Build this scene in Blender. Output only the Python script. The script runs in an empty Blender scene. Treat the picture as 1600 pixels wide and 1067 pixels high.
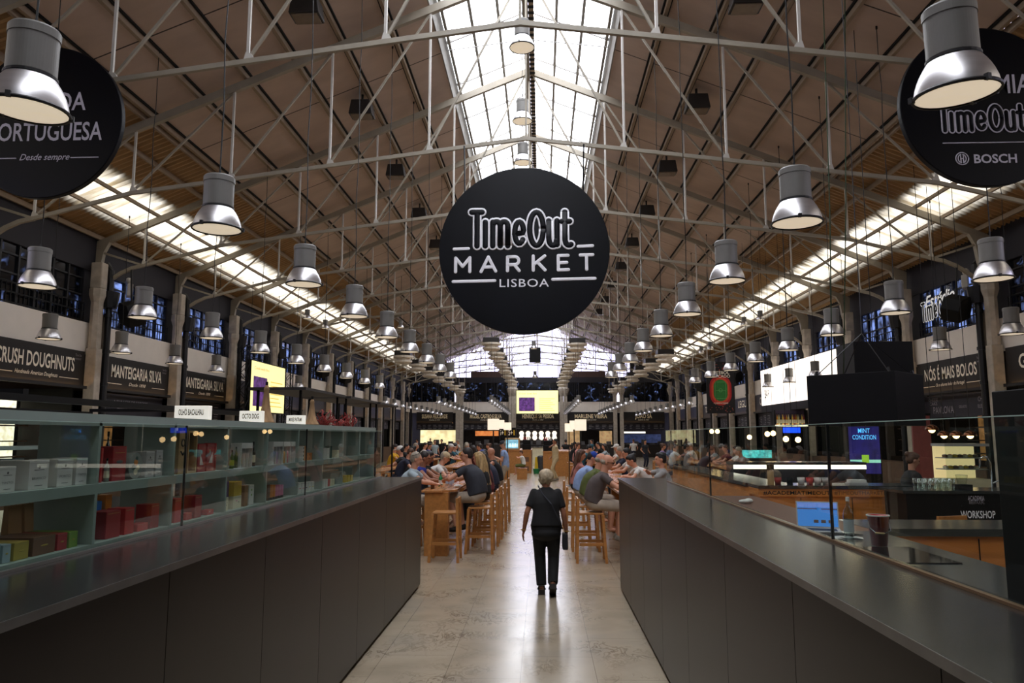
import bpy, math, random
from mathutils import Vector, Matrix, Euler
import numpy as np
random.seed(7)
sc = bpy.context.scene
COL = sc.collection
PI = math.pi

# ---------------------------------------------------------------- camera
F, CX, CY, H = 1170.0, 800.0, 533.5, 1.95
d_ = Vector(((846 - CX) / F, -(681 - CY) / F, -1.0)).normalized()      # hall axis (+Y) in camera axes
u_ = Vector((0, -d_.z, d_.y)).normalized()                             # world up in camera axes
r_ = d_.cross(u_)
cam = bpy.data.cameras.new('camera')
cam.sensor_width = 36.0
cam.lens = F / 1600 * 36.0
cam.clip_end = 300
cam.clip_start = 0.05
camo = bpy.data.objects.new('camera', cam)
COL.objects.link(camo)
camo.matrix_world = Matrix(((r_.x, r_.y, r_.z, 0), (d_.x, d_.y, d_.z, 0), (u_.x, u_.y, u_.z, H), (0, 0, 0, 1)))
sc.camera = camo

def at(px, py, Y):
    """world point seen at a photo pixel at hall depth Y"""
    c = Vector(((px - CX) / F, -(py - CY) / F, -1.0))
    r = Vector((r_.dot(c), d_.dot(c), u_.dot(c)))
    t = Y / r.y
    return Vector((r.x * t, Y, H + r.z * t))
def atx(px, py, X):
    c = Vector(((px - CX) / F, -(py - CY) / F, -1.0))
    r = Vector((r_.dot(c), d_.dot(c), u_.dot(c)))
    t = X / r.x
    return Vector((X, r.y * t, H + r.z * t))

# ---------------------------------------------------------------- light
sc.view_settings.view_transform = 'Standard'
sc.view_settings.look = 'None'
sc.view_settings.gamma = 1.0
sc.view_settings.exposure = 0.0
sc.cycles.use_denoising = True
sc.cycles.max_bounces = 7
sc.cycles.diffuse_bounces = 4
sc.cycles.glossy_bounces = 3
sc.cycles.transmission_bounces = 4
sc.cycles.transparent_max_bounces = 12
sc.cycles.caustics_reflective = False
sc.cycles.caustics_refractive = False
sc.cycles.sample_clamp_indirect = 6.0
w = bpy.data.worlds.new('sky'); sc.world = w
w.use_nodes = True
wn = w.node_tree
bg = wn.nodes['Background']
bg.inputs[0].default_value = (0.80, 0.77, 1.0, 1)
bg.inputs[1].default_value = 3.2
SKYLIGHT = 7.0          # daylight through the milky skylight sheets
BAND = 2.2              # daylight through the dirty corrugated sheets

# ---------------------------------------------------------------- materials
def lin(c):
    o = []
    for v in c:
        v = v / 255.0
        o.append(v / 12.92 if v <= 0.04045 else ((v + 0.055) / 1.055) ** 2.4)
    return o
MATS = {}
def mat(name, rgb, rough=0.5, metal=0.0, var=0.12, scale=6.0, emit=0.0, ergb=None, spec=0.5, bump=0.0, stretch=(1, 1, 1), coat=0.0):
    """procedural principled material: colour varied by noise in object space"""
    if name in MATS: return MATS[name]
    m = bpy.data.materials.new(name); m.use_nodes = True
    nt = m.node_tree; N = nt.nodes; L = nt.links
    p = N['Principled BSDF']
    c = lin(rgb)
    tc = N.new('ShaderNodeTexCoord'); mp = N.new('ShaderNodeMapping'); nz = N.new('ShaderNodeTexNoise'); rp = N.new('ShaderNodeValToRGB')
    mp.inputs['Scale'].default_value = stretch
    nz.inputs['Scale'].default_value = scale; nz.inputs['Detail'].default_value = 4
    L.new(tc.outputs['Object'], mp.inputs[0]); L.new(mp.outputs[0], nz.inputs[0]); L.new(nz.outputs[0], rp.inputs[0])
    e = rp.color_ramp.elements
    e[0].position = 0.3; e[1].position = 0.7
    e[0].color = [max(0, v * (1 - var)) for v in c] + [1]
    e[1].color = [min(1, v * (1 + var)) for v in c] + [1]
    L.new(rp.outputs[0], p.inputs['Base Color'])
    p.inputs['Roughness'].default_value = rough
    p.inputs['Metallic'].default_value = metal
    p.inputs['Specular IOR Level'].default_value = spec
    if coat: p.inputs['Coat Weight'].default_value = coat
    if bump:
        b = N.new('ShaderNodeBump'); b.inputs['Strength'].default_value = bump
        L.new(nz.outputs[0], b.inputs['Height']); L.new(b.outputs[0], p.inputs['Normal'])
    if emit:
        p.inputs['Emission Color'].default_value = (lin(ergb or rgb) + [1])
        if var > .25: L.new(rp.outputs[0], p.inputs['Emission Color'])
        p.inputs['Emission Strength'].default_value = emit
    MATS[name] = m
    return m

def glass(name, tint=(235, 245, 240), refl=0.5, rough=0.0, dirt=0.0):
    """thin clear pane: transparent with a fresnel reflection"""
    if name in MATS: return MATS[name]
    m = bpy.data.materials.new(name); m.use_nodes = True
    nt = m.node_tree; N = nt.nodes; L = nt.links
    N.remove(N['Principled BSDF'])
    out = N['Material Output']
    tr = N.new('ShaderNodeBsdfTransparent'); tr.inputs[0].default_value = lin(tint) + [1]
    gl = N.new('ShaderNodeBsdfGlossy'); gl.inputs['Roughness'].default_value = rough; gl.inputs[0].default_value = (1, 1, 1, 1)
    lw = N.new('ShaderNodeFresnel'); lw.inputs[0].default_value = 1.45
    mu = N.new('ShaderNodeMath'); mu.operation = 'MULTIPLY'; mu.inputs[1].default_value = refl * 2; mu.use_clamp = True
    mx = N.new('ShaderNodeMixShader')
    ge = N.new('ShaderNodeNewGeometry'); nb = N.new('ShaderNodeMath'); nb.operation = 'SUBTRACT'; nb.inputs[0].default_value = 1; fb = N.new('ShaderNodeMath'); fb.operation = 'MULTIPLY'
    L.new(ge.outputs['Backfacing'], nb.inputs[1]); L.new(lw.outputs[0], fb.inputs[0]); L.new(nb.outputs[0], fb.inputs[1])
    L.new(fb.outputs[0], mu.inputs[0]); L.new(mu.outputs[0], mx.inputs[0]); L.new(tr.outputs[0], mx.inputs[1]); L.new(gl.outputs[0], mx.inputs[2])
    last = mx
    if dirt:
        df = N.new('ShaderNodeBsdfDiffuse'); df.inputs[0].default_value = (.5, .55, .52, 1)
        nz = N.new('ShaderNodeTexNoise'); nz.inputs['Scale'].default_value = 2.0
        m2 = N.new('ShaderNodeMath'); m2.operation = 'MULTIPLY'; m2.inputs[1].default_value = dirt
        m3 = N.new('ShaderNodeMixShader')
        L.new(nz.outputs[0], m2.inputs[0]); L.new(m2.outputs[0], m3.inputs[0]); L.new(mx.outputs[0], m3.inputs[1]); L.new(df.outputs[0], m3.inputs[2])
        last = m3
    L.new(last.outputs[0], out.inputs[0])
    MATS[name] = m
    return m

def emis(name, rgb, s, var=0.05, scale=3.0):
    return mat(name, rgb, rough=0.6, var=var, scale=scale, emit=s, ergb=rgb)

# ---------------------------------------------------------------- mesh builder
class MB:
    def __init__(s): s.v = []; s.f = []; s.m = []; s.mi = 0
    def add(s, vs, fs):
        o = len(s.v); s.v += [tuple(v) for v in vs]; s.f += [tuple(i + o for i in f) for f in fs]; s.m += [s.mi] * len(fs)
        return s
    def box(s, x0, x1, y0, y1, z0, z1):
        vs = [(x0, y0, z0), (x1, y0, z0), (x1, y1, z0), (x0, y1, z0), (x0, y0, z1), (x1, y0, z1), (x1, y1, z1), (x0, y1, z1)]
        return s.add(vs, [(0, 3, 2, 1), (4, 5, 6, 7), (0, 1, 5, 4), (1, 2, 6, 5), (2, 3, 7, 6), (3, 0, 4, 7)])
    def cbox(s, x, y, z, dx, dy, dz): return s.box(x - dx / 2, x + dx / 2, y - dy / 2, y + dy / 2, z, z + dz)
    def bar(s, p0, p1, w, h, up=(0, 0, 1)):
        p0 = Vector(p0); p1 = Vector(p1); d = (p1 - p0).normalized(); up = Vector(up)
        if abs(d.dot(up)) > .99: up = Vector((0, 1, 0))
        a = d.cross(up).normalized() * w / 2; b = a.cross(d).normalized() * h / 2
        vs = [p + i * a + j * b for p in (p0, p1) for i, j in ((-1, -1), (1, -1), (1, 1), (-1, 1))]
        return s.add(vs, [(3, 2, 1, 0), (4, 5, 6, 7), (0, 1, 5, 4), (1, 2, 6, 5), (2, 3, 7, 6), (3, 0, 4, 7)])
    def tube(s, p0, p1, r0, r1=None, n=8, cap=True):
        r1 = r0 if r1 is None else r1
        p0 = Vector(p0); p1 = Vector(p1); d = (p1 - p0).normalized()
        up = Vector((0, 0, 1)) if abs(d.z) < .95 else Vector((0, 1, 0))
        a = d.cross(up).normalized(); b = a.cross(d)
        vs = []
        for p, r in ((p0, r0), (p1, r1)):
            for k in range(n):
                t = 2 * PI * k / n; vs.append(p + a * math.cos(t) * r + b * math.sin(t) * r)
        fs = [(k, (k + 1) % n, n + (k + 1) % n, n + k) for k in range(n)]
        if cap: fs += [tuple(range(n - 1, -1, -1)), tuple(range(n, 2 * n))]
        return s.add(vs, fs)
    def path(s, pts, r, n=6):
        pts = [Vector(p) for p in pts]; vs = []; fs = []
        for i, p in enumerate(pts):
            d = (pts[min(i + 1, len(pts) - 1)] - pts[max(i - 1, 0)]).normalized()
            up = Vector((0, 0, 1)) if abs(d.z) < .9 else Vector((0, 1, 0))
            a = d.cross(up).normalized(); b = a.cross(d)
            rr = r[i] if isinstance(r, (list, tuple)) else r
            vs += [p + a * math.cos(2 * PI * k / n) * rr + b * math.sin(2 * PI * k / n) * rr for k in range(n)]
        for i in range(len(pts) - 1):
            fs += [(i * n + k, i * n + (k + 1) % n, (i + 1) * n + (k + 1) % n, (i + 1) * n + k) for k in range(n)]
        m = (len(pts) - 1) * n
        fs += [tuple(range(n - 1, -1, -1)), tuple(range(m, m + n))]
        return s.add(vs, fs)
    def lathe(s, prof, c=(0, 0, 0), n=24, cap=True):
        vs = []; fs = []
        for r, z in prof:
            vs += [(c[0] + r * math.cos(2 * PI * k / n), c[1] + r * math.sin(2 * PI * k / n), c[2] + z) for k in range(n)]
        for i in range(len(prof) - 1):
            fs += [(i * n + k, i * n + (k + 1) % n, (i + 1) * n + (k + 1) % n, (i + 1) * n + k) for k in range(n)]
        if cap:
            m = (len(prof) - 1) * n
            fs += [tuple(range(n - 1, -1, -1)), tuple(range(m, m + n))]
        return s.add(vs, fs)
    def prism(s, poly, axis, a, b):
        """2D polygon extruded along an axis; poly is (u,v) in the other two axes in xyz order"""
        def P(u, v, t): return {'x': (t, u, v), 'y': (u, t, v), 'z': (u, v, t)}[axis]
        n = len(poly)
        vs = [P(u, v, a) for u, v in poly] + [P(u, v, b) for u, v in poly]
        return s.add(vs, [tuple(range(n - 1, -1, -1)), tuple(range(n, 2 * n))] + [(k, (k + 1) % n, n + (k + 1) % n, n + k) for k in range(n)])
    def quad(s, a, b, c, d): return s.add([a, b, c, d], [(0, 1, 2, 3)])
    def ell(s, c, r, rot=None, n=12, m=8):
        vs = []; fs = []
        R = rot or Matrix.Identity(3); c = Vector(c)
        for i in range(m + 1):
            th = PI * i / m
            for k in range(n):
                ph = 2 * PI * k / n
                vs.append(c + R @ Vector((r[0] * math.sin(th) * math.cos(ph), r[1] * math.sin(th) * math.sin(ph), r[2] * math.cos(th))))
        for i in range(m):
            fs += [(i * n + k, (i + 1) * n + k, (i + 1) * n + (k + 1) % n, i * n + (k + 1) % n) for k in range(n)]
        return s.add(vs, fs)
    def mesh(s, name, smooth=False):
        me = bpy.data.meshes.new(name)
        me.from_pydata(s.v, [], s.f)
        if smooth: me.polygons.foreach_set('use_smooth', [True] * len(me.polygons))
        if max(s.m, default=0) > 0: me.polygons.foreach_set('material_index', s.m)
        me.validate(); me.update()
        return me
    def build(s, name, m, parent=None, smooth=False, bevel=0.0, loc=None):
        return put(s.mesh(name, smooth), name, m, parent, bevel, loc)

def put(me, name, m, parent=None, bevel=0.0, loc=None):
    o = bpy.data.objects.new(name, me)
    for mm in (m if isinstance(m, (list, tuple)) else [m]): me.materials.append(mm)
    COL.objects.link(o)
    if parent: o.parent = parent
    if loc is not None: o.location = loc
    if bevel:
        b = o.modifiers.new('edge', 'BEVEL'); b.width = bevel; b.segments = 2; b.limit_method = 'ANGLE'
    return o
def tag(o, label=None, cat=None, group=None, kind=None):
    if label: o['label'] = label
    if cat: o['category'] = cat
    if group: o['group'] = group
    if kind: o['kind'] = kind
    return o
def thing(name, label, cat, loc=(0, 0, 0), rz=0, group=None):
    o = bpy.data.objects.new(name, None); o.empty_display_size = .1
    COL.objects.link(o); o.location = loc; o.rotation_euler = (0, 0, rz)
    return tag(o, label, cat, group)
def struct(name, mb, m, smooth=False):
    return tag(mb.build(name, m, smooth=smooth), kind='structure')
def kids(o): return [c for c in KID.get(o.name, [])] or [c for c in COL.objects if c.parent == o]
KID = {}
def dup(root, loc=None, rz=None, label=None, group=None, swap=None):
    """copy of a thing with copies of its parts and sub-parts (mesh data shared); swap: {part: material}"""
    if root.name not in KID:
        KID[root.name] = [(c, list(c.children)) for c in root.children]
    tree = KID[root.name]
    r = root.copy(); COL.objects.link(r)
    if loc is not None: r.location = loc
    r.rotation_euler = (0, 0, rz or 0)
    if label: r['label'] = label
    if group: r['group'] = group
    def sw(o, base):
        k = base.name.split('.')[0]
        if swap and k in swap and o.type == 'MESH':
            for sl in o.material_slots: sl.link = 'OBJECT'; sl.material = swap[k]
    for c, gs in tree:
        n = c.copy(); COL.objects.link(n); n.parent = r; sw(n, c)
        for g in gs:
            q = g.copy(); COL.objects.link(q); q.parent = n; sw(q, g)
    return r

# scratch scene for turning text and modifiers into plain meshes
SCR = bpy.data.scenes.new('scratch')
def bake(o):
    SCR.collection.objects.link(o)
    with bpy.context.temp_override(scene=SCR, view_layer=SCR.view_layers[0]):
        dg = bpy.context.evaluated_depsgraph_get(); dg.update()
    me = bpy.data.meshes.new_from_object(o.evaluated_get(dg), depsgraph=dg)
    data = o.data
    bpy.data.objects.remove(o)
    (bpy.data.curves if isinstance(data, bpy.types.Curve) else bpy.data.meshes).remove(data)
    return me
def text_mesh(s, h=1.0, width=None, sx=0.6, off=0.0, shear=0.0, space=1.0, depth=0.0, align='CENTER'):
    """lettering as a flat mesh in the xy plane, cap height h, optionally fitted to a width"""
    cu = bpy.data.curves.new('t', 'FONT'); cu.body = s; cu.size = 1.0; cu.align_x = align
    cu.offset = off; cu.shear = shear; cu.space_character = space; cu.extrude = depth; cu.resolution_u = 3
    me = bake(bpy.data.objects.new('t', cu))
    n = len(me.vertices); co = np.empty(n * 3, 'f'); me.vertices.foreach_get('co', co); co = co.reshape(-1, 3)
    cap = 0.729
    co[:, 1] *= h / cap
    co[:, 2] *= 1
    if width:
        w_ = co[:, 0].max() - co[:, 0].min(); co[:, 0] *= width / max(w_, 1e-6)
    else: co[:, 0] *= h / cap * sx
    if align == 'CENTER': co[:, 0] -= (co[:, 0].max() + co[:, 0].min()) / 2
    me.vertices.foreach_set('co', co.ravel()); me.update()
    me.materials.clear()
    return me
FACING = {'-y': Matrix(((1, 0, 0), (0, 0, -1), (0, 1, 0))),     # reads when seen from -Y
          '+x': Matrix(((0, 0, 1), (1, 0, 0), (0, 1, 0))),      # on the left wall, reads from the hall
          '-x': Matrix(((0, 0, -1), (-1, 0, 0), (0, 1, 0)))}    # on the right wall
def text(s, loc, face, m, parent=None, name='lettering', **k):
    me = text_mesh(s, **k); me.name = name
    o = put(me, name, m, parent)
    o.matrix_local = Matrix.Translation(loc) @ FACING[face].to_4x4()
    return o
ORD = ['first', 'second', 'third', 'fourth', 'fifth', 'sixth', 'seventh', 'eighth', 'ninth', 'tenth', 'eleventh', 'twelfth', 'thirteenth', 'fourteenth', 'fifteenth', 'sixteenth']
# ---------------------------------------------------------------- the hall shell
XL, XR, XC = -12.1, 11.8, -0.3            # column lines and ridge
YF, YB = 70.0, -5.0                       # far wall, wall behind
ZR, SL = 12.25, 0.405                     # ridge height and roof slope
BAY = 4.55
FRAMES = [10.9 + BAY * k for k in range(-3, 13)]
def roofz(d): return ZR - SL * d
def ceil_at(x): d = abs(x - XC); return roofz(d) + (.425 if d < 2.0 else .165)

# floor: pale polished stone with grey veins and wide slabs
def floor_mat():
    m = bpy.data.materials.new('polished stone'); m.use_nodes = True
    nt = m.node_tree; N = nt.nodes; L = nt.links; p = N['Principled BSDF']
    tc = N.new('ShaderNodeTexCoord')
    def noise(scale, det, dist=0.0, st=(1, 1, 1)):
        mp = N.new('ShaderNodeMapping'); mp.inputs['Scale'].default_value = st
        n = N.new('ShaderNodeTexNoise'); n.inputs['Scale'].default_value = scale; n.inputs['Detail'].default_value = det; n.inputs['Distortion'].default_value = dist
        L.new(tc.outputs['Object'], mp.inputs[0]); L.new(mp.outputs[0], n.inputs[0]); return n
    def ramp(src, stops):
        r = N.new('ShaderNodeValToRGB'); e = r.color_ramp.elements
        while len(e) < len(stops): e.new(.5)
        for q, (pos, c) in zip(e, stops): q.position = pos; q.color = lin(c) + [1]
        L.new(src, r.inputs[0]); return r
    def mix(f, a, b, t='MIX'):
        x = N.new('ShaderNodeMix'); x.data_type = 'RGBA'; x.blend_type = t
        if isinstance(f, float): x.inputs[0].default_value = f
        else: L.new(f, x.inputs[0])
        L.new(a, x.inputs[6]); L.new(b, x.inputs[7]); return x.outputs[2]
    base = ramp(noise(1.1, 5).outputs[0], [(.3, (150, 136, 115)), (.5, (168, 154, 132)), (.7, (156, 145, 128))])
    vein = ramp(noise(9, 12, 1.3, (1, .55, 1)).outputs[0], [(.40, (255, 255, 255)), (.47, (204, 196, 188)), (.50, (170, 162, 154)), (.53, (255, 255, 255))])
    spot = ramp(noise(1.6, 3, .4).outputs[0], [(.46, (0, 0, 0)), (.66, (255, 255, 255))])
    white = N.new('ShaderNodeRGB'); white.outputs[0].default_value = (1, 1, 1, 1)
    v2 = mix(spot.outputs[0], white.outputs[0], vein.outputs[0])
    c = mix(.85, base.outputs[0], v2, 'MULTIPLY')
    br = N.new('ShaderNodeTexBrick'); br.inputs['Scale'].default_value = 1.0
    br.inputs['Mortar Size'].default_value = .0022; br.inputs['Brick Width'].default_value = 1.25; br.inputs['Row Height'].default_value = .62
    br.inputs[1].default_value = (1, 1, 1, 1); br.inputs[2].default_value = (.96, .95, .94, 1); br.inputs[3].default_value = (.45, .42, .4, 1)
    mp = N.new('ShaderNodeMapping'); mp.inputs['Rotation'].default_value = (0, 0, PI / 2); mp.inputs['Location'].default_value = (.1, .18, 0)
    L.new(tc.outputs['Object'], mp.inputs[0]); L.new(mp.outputs[0], br.inputs[0])
    c = mix(1.0, c, br.outputs[0], 'MULTIPLY')
    L.new(c, p.inputs['Base Color'])
    rr = N.new('ShaderNodeMapRange'); rr.inputs[3].default_value = .13; rr.inputs[4].default_value = .27
    L.new(noise(2.5, 4).outputs[0], rr.inputs[0]); L.new(rr.outputs[0], p.inputs['Roughness'])
    p.inputs['Specular IOR Level'].default_value = .55
    return m
struct('floor', MB().box(-16.5, 16.5, YB, YF + 3, -.2, 0), floor_mat())

def panel_mat():
    m = mat('roof board', (190, 170, 158), rough=.62, var=.10, scale=.9, stretch=(1, 2.2, 1))
    nt = m.node_tree; N = nt.nodes; L = nt.links; p = N['Principled BSDF']
    tc = N.new('ShaderNodeTexCoord'); sp = N.new('ShaderNodeSeparateXYZ'); L.new(tc.outputs['Object'], sp.inputs[0])
    a = N.new('ShaderNodeMath'); a.operation = 'ADD'; a.inputs[1].default_value = -10.9 + BAY * 20 + BAY / 2
    md = N.new('ShaderNodeMath'); md.operation = 'MODULO'; md.inputs[1].default_value = BAY
    lt = N.new('ShaderNodeMath'); lt.operation = 'LESS_THAN'; lt.inputs[1].default_value = .035
    L.new(sp.outputs[1], a.inputs[0]); L.new(a.outputs[0], md.inputs[0]); L.new(md.outputs[0], lt.inputs[0])
    x = N.new('ShaderNodeMix'); x.data_type = 'RGBA'; src = p.inputs['Base Color'].links[0].from_socket
    L.new(lt.outputs[0], x.inputs[0]); L.new(src, x.inputs[6]); x.inputs[7].default_value = (.03, .022, .02, 1)
    L.new(x.outputs[2], p.inputs['Base Color'])
    return m
M_PANEL = panel_mat()
M_STEEL = mat('cream painted steel', (156, 148, 133), rough=.45, var=.08, scale=3)
M_STEELW = mat('white painted steel', (200, 196, 188), rough=.35, var=.05, scale=3)
M_PURL = mat('dull purlin steel', (146, 128, 108), rough=.55, var=.1, scale=4)
M_BLACK = mat('matt black paint', (8, 8, 9), rough=.5, var=.2, spec=.22)
M_GAP = mat('black joint', (10, 9, 9), rough=.9)
M_CORR = mat('brown corrugated sheet', (166, 132, 88), rough=.5, var=.12, scale=1.2, stretch=(1, 3, 1))
M_DARKWALL = mat('dark violet paint', (26, 24, 34), rough=.7, var=.15, scale=1.5)

D_SKY, D_PAN, D_B0, D_B1, D_EAVE = 2.05, 8.4, 9.95, 11.55, 12.5
def band_mat():
    """translucent corrugated sheet whose glow stands in for the sky behind it; dirt thins it"""
    m = bpy.data.materials.new('translucent sheet'); m.use_nodes = True
    nt = m.node_tree; N = nt.nodes; L = nt.links; p = N['Principled BSDF']
    p.inputs['Base Color'].default_value = (.33, .25, .15, 1); p.inputs['Roughness'].default_value = .4
    tc = N.new('ShaderNodeTexCoord'); mp = N.new('ShaderNodeMapping'); mp.inputs['Scale'].default_value = (.35, 2.2, .35)
    n = N.new('ShaderNodeTexNoise'); n.inputs['Scale'].default_value = 1.6; n.inputs['Detail'].default_value = 5
    L.new(tc.outputs['Object'], mp.inputs[0]); L.new(mp.outputs[0], n.inputs[0])
    r = N.new('ShaderNodeValToRGB'); e = r.color_ramp.elements
    e[0].position = .30; e[0].color = (.34, .27, .16, 1); e[1].position = .55; e[1].color = (1, .95, .84, 1)
    L.new(n.outputs[0], r.inputs[0])
    # dirt gathers towards both edges of the strip; stripes paint the shading of each rib into the glow
    sp = N.new('ShaderNodeSeparateXYZ'); L.new(tc.outputs['Object'], sp.inputs[0])
    def M(op, a, b=None):
        q = N.new('ShaderNodeMath'); q.operation = op
        for i_, v in enumerate((a, b)):
            if v is None: continue
            if isinstance(v, (int, float)): q.inputs[i_].default_value = v
            else: L.new(v, q.inputs[i_])
        return q.outputs[0]
    d_ = M('ABSOLUTE', M('SUBTRACT', sp.outputs[0], XC))
    d_ = M('ADD', d_, M('MULTIPLY', M('SUBTRACT', n.outputs[0], .5), .55))
    g = N.new('ShaderNodeValToRGB'); ge = g.color_ramp.elements
    ge.new(.25); ge.new(.6)
    for q, (pos, v) in zip(ge, ((0, .03), (.32, .95), (.62, .75), (1, .04))): q.position = pos; q.color = (v, v, v, 1)
    L.new(M('DIVIDE', M('SUBTRACT', d_, D_B0 - .02), D_B1 - D_B0 + .04), g.inputs[0])
    raw = M('DIVIDE', M('SUBTRACT', M('ABSOLUTE', M('SUBTRACT', sp.outputs[0], XC)), D_B0), D_B1 - D_B0)
    fade = M('MINIMUM', M('MULTIPLY', M('SUBTRACT', M('MINIMUM', raw, M('SUBTRACT', 1.0, raw)), .01), 9.0), 1.0)  # plain fade of the painted glow at both edges
    fade = M('MAXIMUM', fade, 0.0)
    st = M('ADD', M('MULTIPLY', M('SINE', M('MULTIPLY', sp.outputs[1], 2 * PI / .19)), .16), .84)
    L.new(r.outputs[0], p.inputs['Emission Color'])
    L.new(M('MULTIPLY', M('MULTIPLY', M('MULTIPLY', g.outputs[0], fade), st), BAND), p.inputs['Emission Strength'])
    return m
def sky_mat():
    m = emis('milky skylight sheet', (244, 247, 255), SKYLIGHT, var=.03, scale=2)
    return m
M_BAND = band_mat(); M_SKY = sky_mat()

def slope_box(mb, s, d0, d1, y0, y1, lift, th):
    """flat sheet lying in the roof slope on side s (-1 left, 1 right)"""
    vs = []
    for z in (0, th):
        for d, y in ((d0, y0), (d1, y0), (d1, y1), (d0, y1)):
            vs.append((XC + s * d, y, roofz(d) + lift + z))
    mb.add(vs, [(0, 3, 2, 1), (4, 5, 6, 7), (0, 1, 5, 4), (1, 2, 6, 5), (2, 3, 7, 6), (3, 0, 4, 7)])
def corrugated(mb, s, d0, d1, y0, y1, lift, pitch=.19, amp=.032):
    n = int((y1 - y0) / pitch * 4); vs = []; fs = []
    for i in range(n + 1):
        y = y0 + (y1 - y0) * i / n; ph = i % 4
        z = lift + (amp if ph in (0, 1) else -amp)
        for d in (d0, d1): vs.append((XC + s * d, y, roofz(d) + z))
        if i: a = 2 * i; fs.append((a - 2, a - 1, a + 1, a) if s > 0 else (a, a + 1, a - 1, a - 2))
    mb.add(vs, fs)
for i, s in enumerate((-1, 1)):
    b = MB(); slope_box(b, s, D_SKY + .1, D_PAN, YB, YF, .16, .05); struct('ceiling', b, M_PANEL)
    b = MB(); corrugated(b, s, D_PAN, D_B0, YB, YF, .18); corrugated(b, s, D_B1, D_EAVE, YB, YF, .18); struct('ceiling', b, M_CORR)
    b = MB(); corrugated(b, s, D_B0, D_B1, YB, YF, .18)
    tag(b.build('window_%d' % (i + 1), M_BAND), kind='structure')
    # purlins: a pale strip between two dark joints, about every metre
    b = MB()
    for k in range(6):
        d = D_SKY + 1.0 + k * 1.045
        b.mi = 0; b.bar((XC + s * d, YB, roofz(d) + .09), (XC + s * d, YF, roofz(d) + .09), .075, .13)
        b.mi = 1
        for q in (-.062, .062):
            b.bar((XC + s * (d + q), YB, roofz(d + q) + .135), (XC + s * (d + q), YF, roofz(d + q) + .135), .04, .045)
    b.mi = 0
    for d in (D_PAN, D_PAN + .78, 10.42, 11.12, 12.0):
        hh = .09 if d in (10.42, 11.12) else .12
        b.bar((XC + s * d, YB, roofz(d) + .05), (XC + s * d, YF, roofz(d) + .05), .06, hh)
    tag(b.build('trim_%d' % (i + 1), [M_PURL, M_GAP]), kind='structure')
    # skylight: sheets, upstand and glazing bars
    b = MB(); slope_box(b, s, .12, D_SKY, YB, YF, .42, .02)
    tag(b.build('window_%d' % (i + 3), M_SKY), kind='structure')
    b = MB()
    z0 = roofz(D_SKY)
    b.prism([(XC + s * (D_SKY - .02), z0 + .45), (XC + s * (D_SKY + .06), z0 + .45), (XC + s * (D_SKY + .16), z0 + .12), (XC + s * (D_SKY + .10), z0 + .08)], 'y', YB, YF)
    for d in (.72, 1.36, 1.98):
        b.bar((XC + s * d, YB, roofz(d) + .37), (XC + s * d, YF, roofz(d) + .35), .07, .09)
    y = FRAMES[0] + BAY / 2
    for fy in FRAMES:
        for q in (0, BAY / 2):
            yy = fy + q
            b.bar((XC + s * .1, yy, roofz(.1) + .36), (XC + s * D_SKY, yy, roofz(D_SKY) + .36), .04, .06)
        yy = fy + BAY / 2
        b.tube((XC, yy, roofz(0) - .42), (XC + s * D_SKY, yy, roofz(D_SKY) + .16), .013, n=5)
        b.tube((XC + s * .95, yy, roofz(.95) - .02), (XC + s * .95, yy, roofz(.95) + .34), .01, n=5)
    tag(b.build('trim_%d' % (i + 3), mat('grey glazing bar', (150, 148, 144), rough=.5)), kind='structure')
b = MB(); b.mi = 0
b.box(XC - .10, XC + .02, YB, YF, 11.85, 12.45); b.mi = 1; b.box(XC + .04, XC + .16, YB, YF, 12.0, 12.5)
b.mi = 2
for k in range(300): b.box(XC + .03, XC + .17, YB + k * .25, YB + k * .25 + .1, 11.985, 12.01)
tag(b.build('trim_5', [M_STEEL, M_PURL, M_GAP]), kind='structure')

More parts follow.
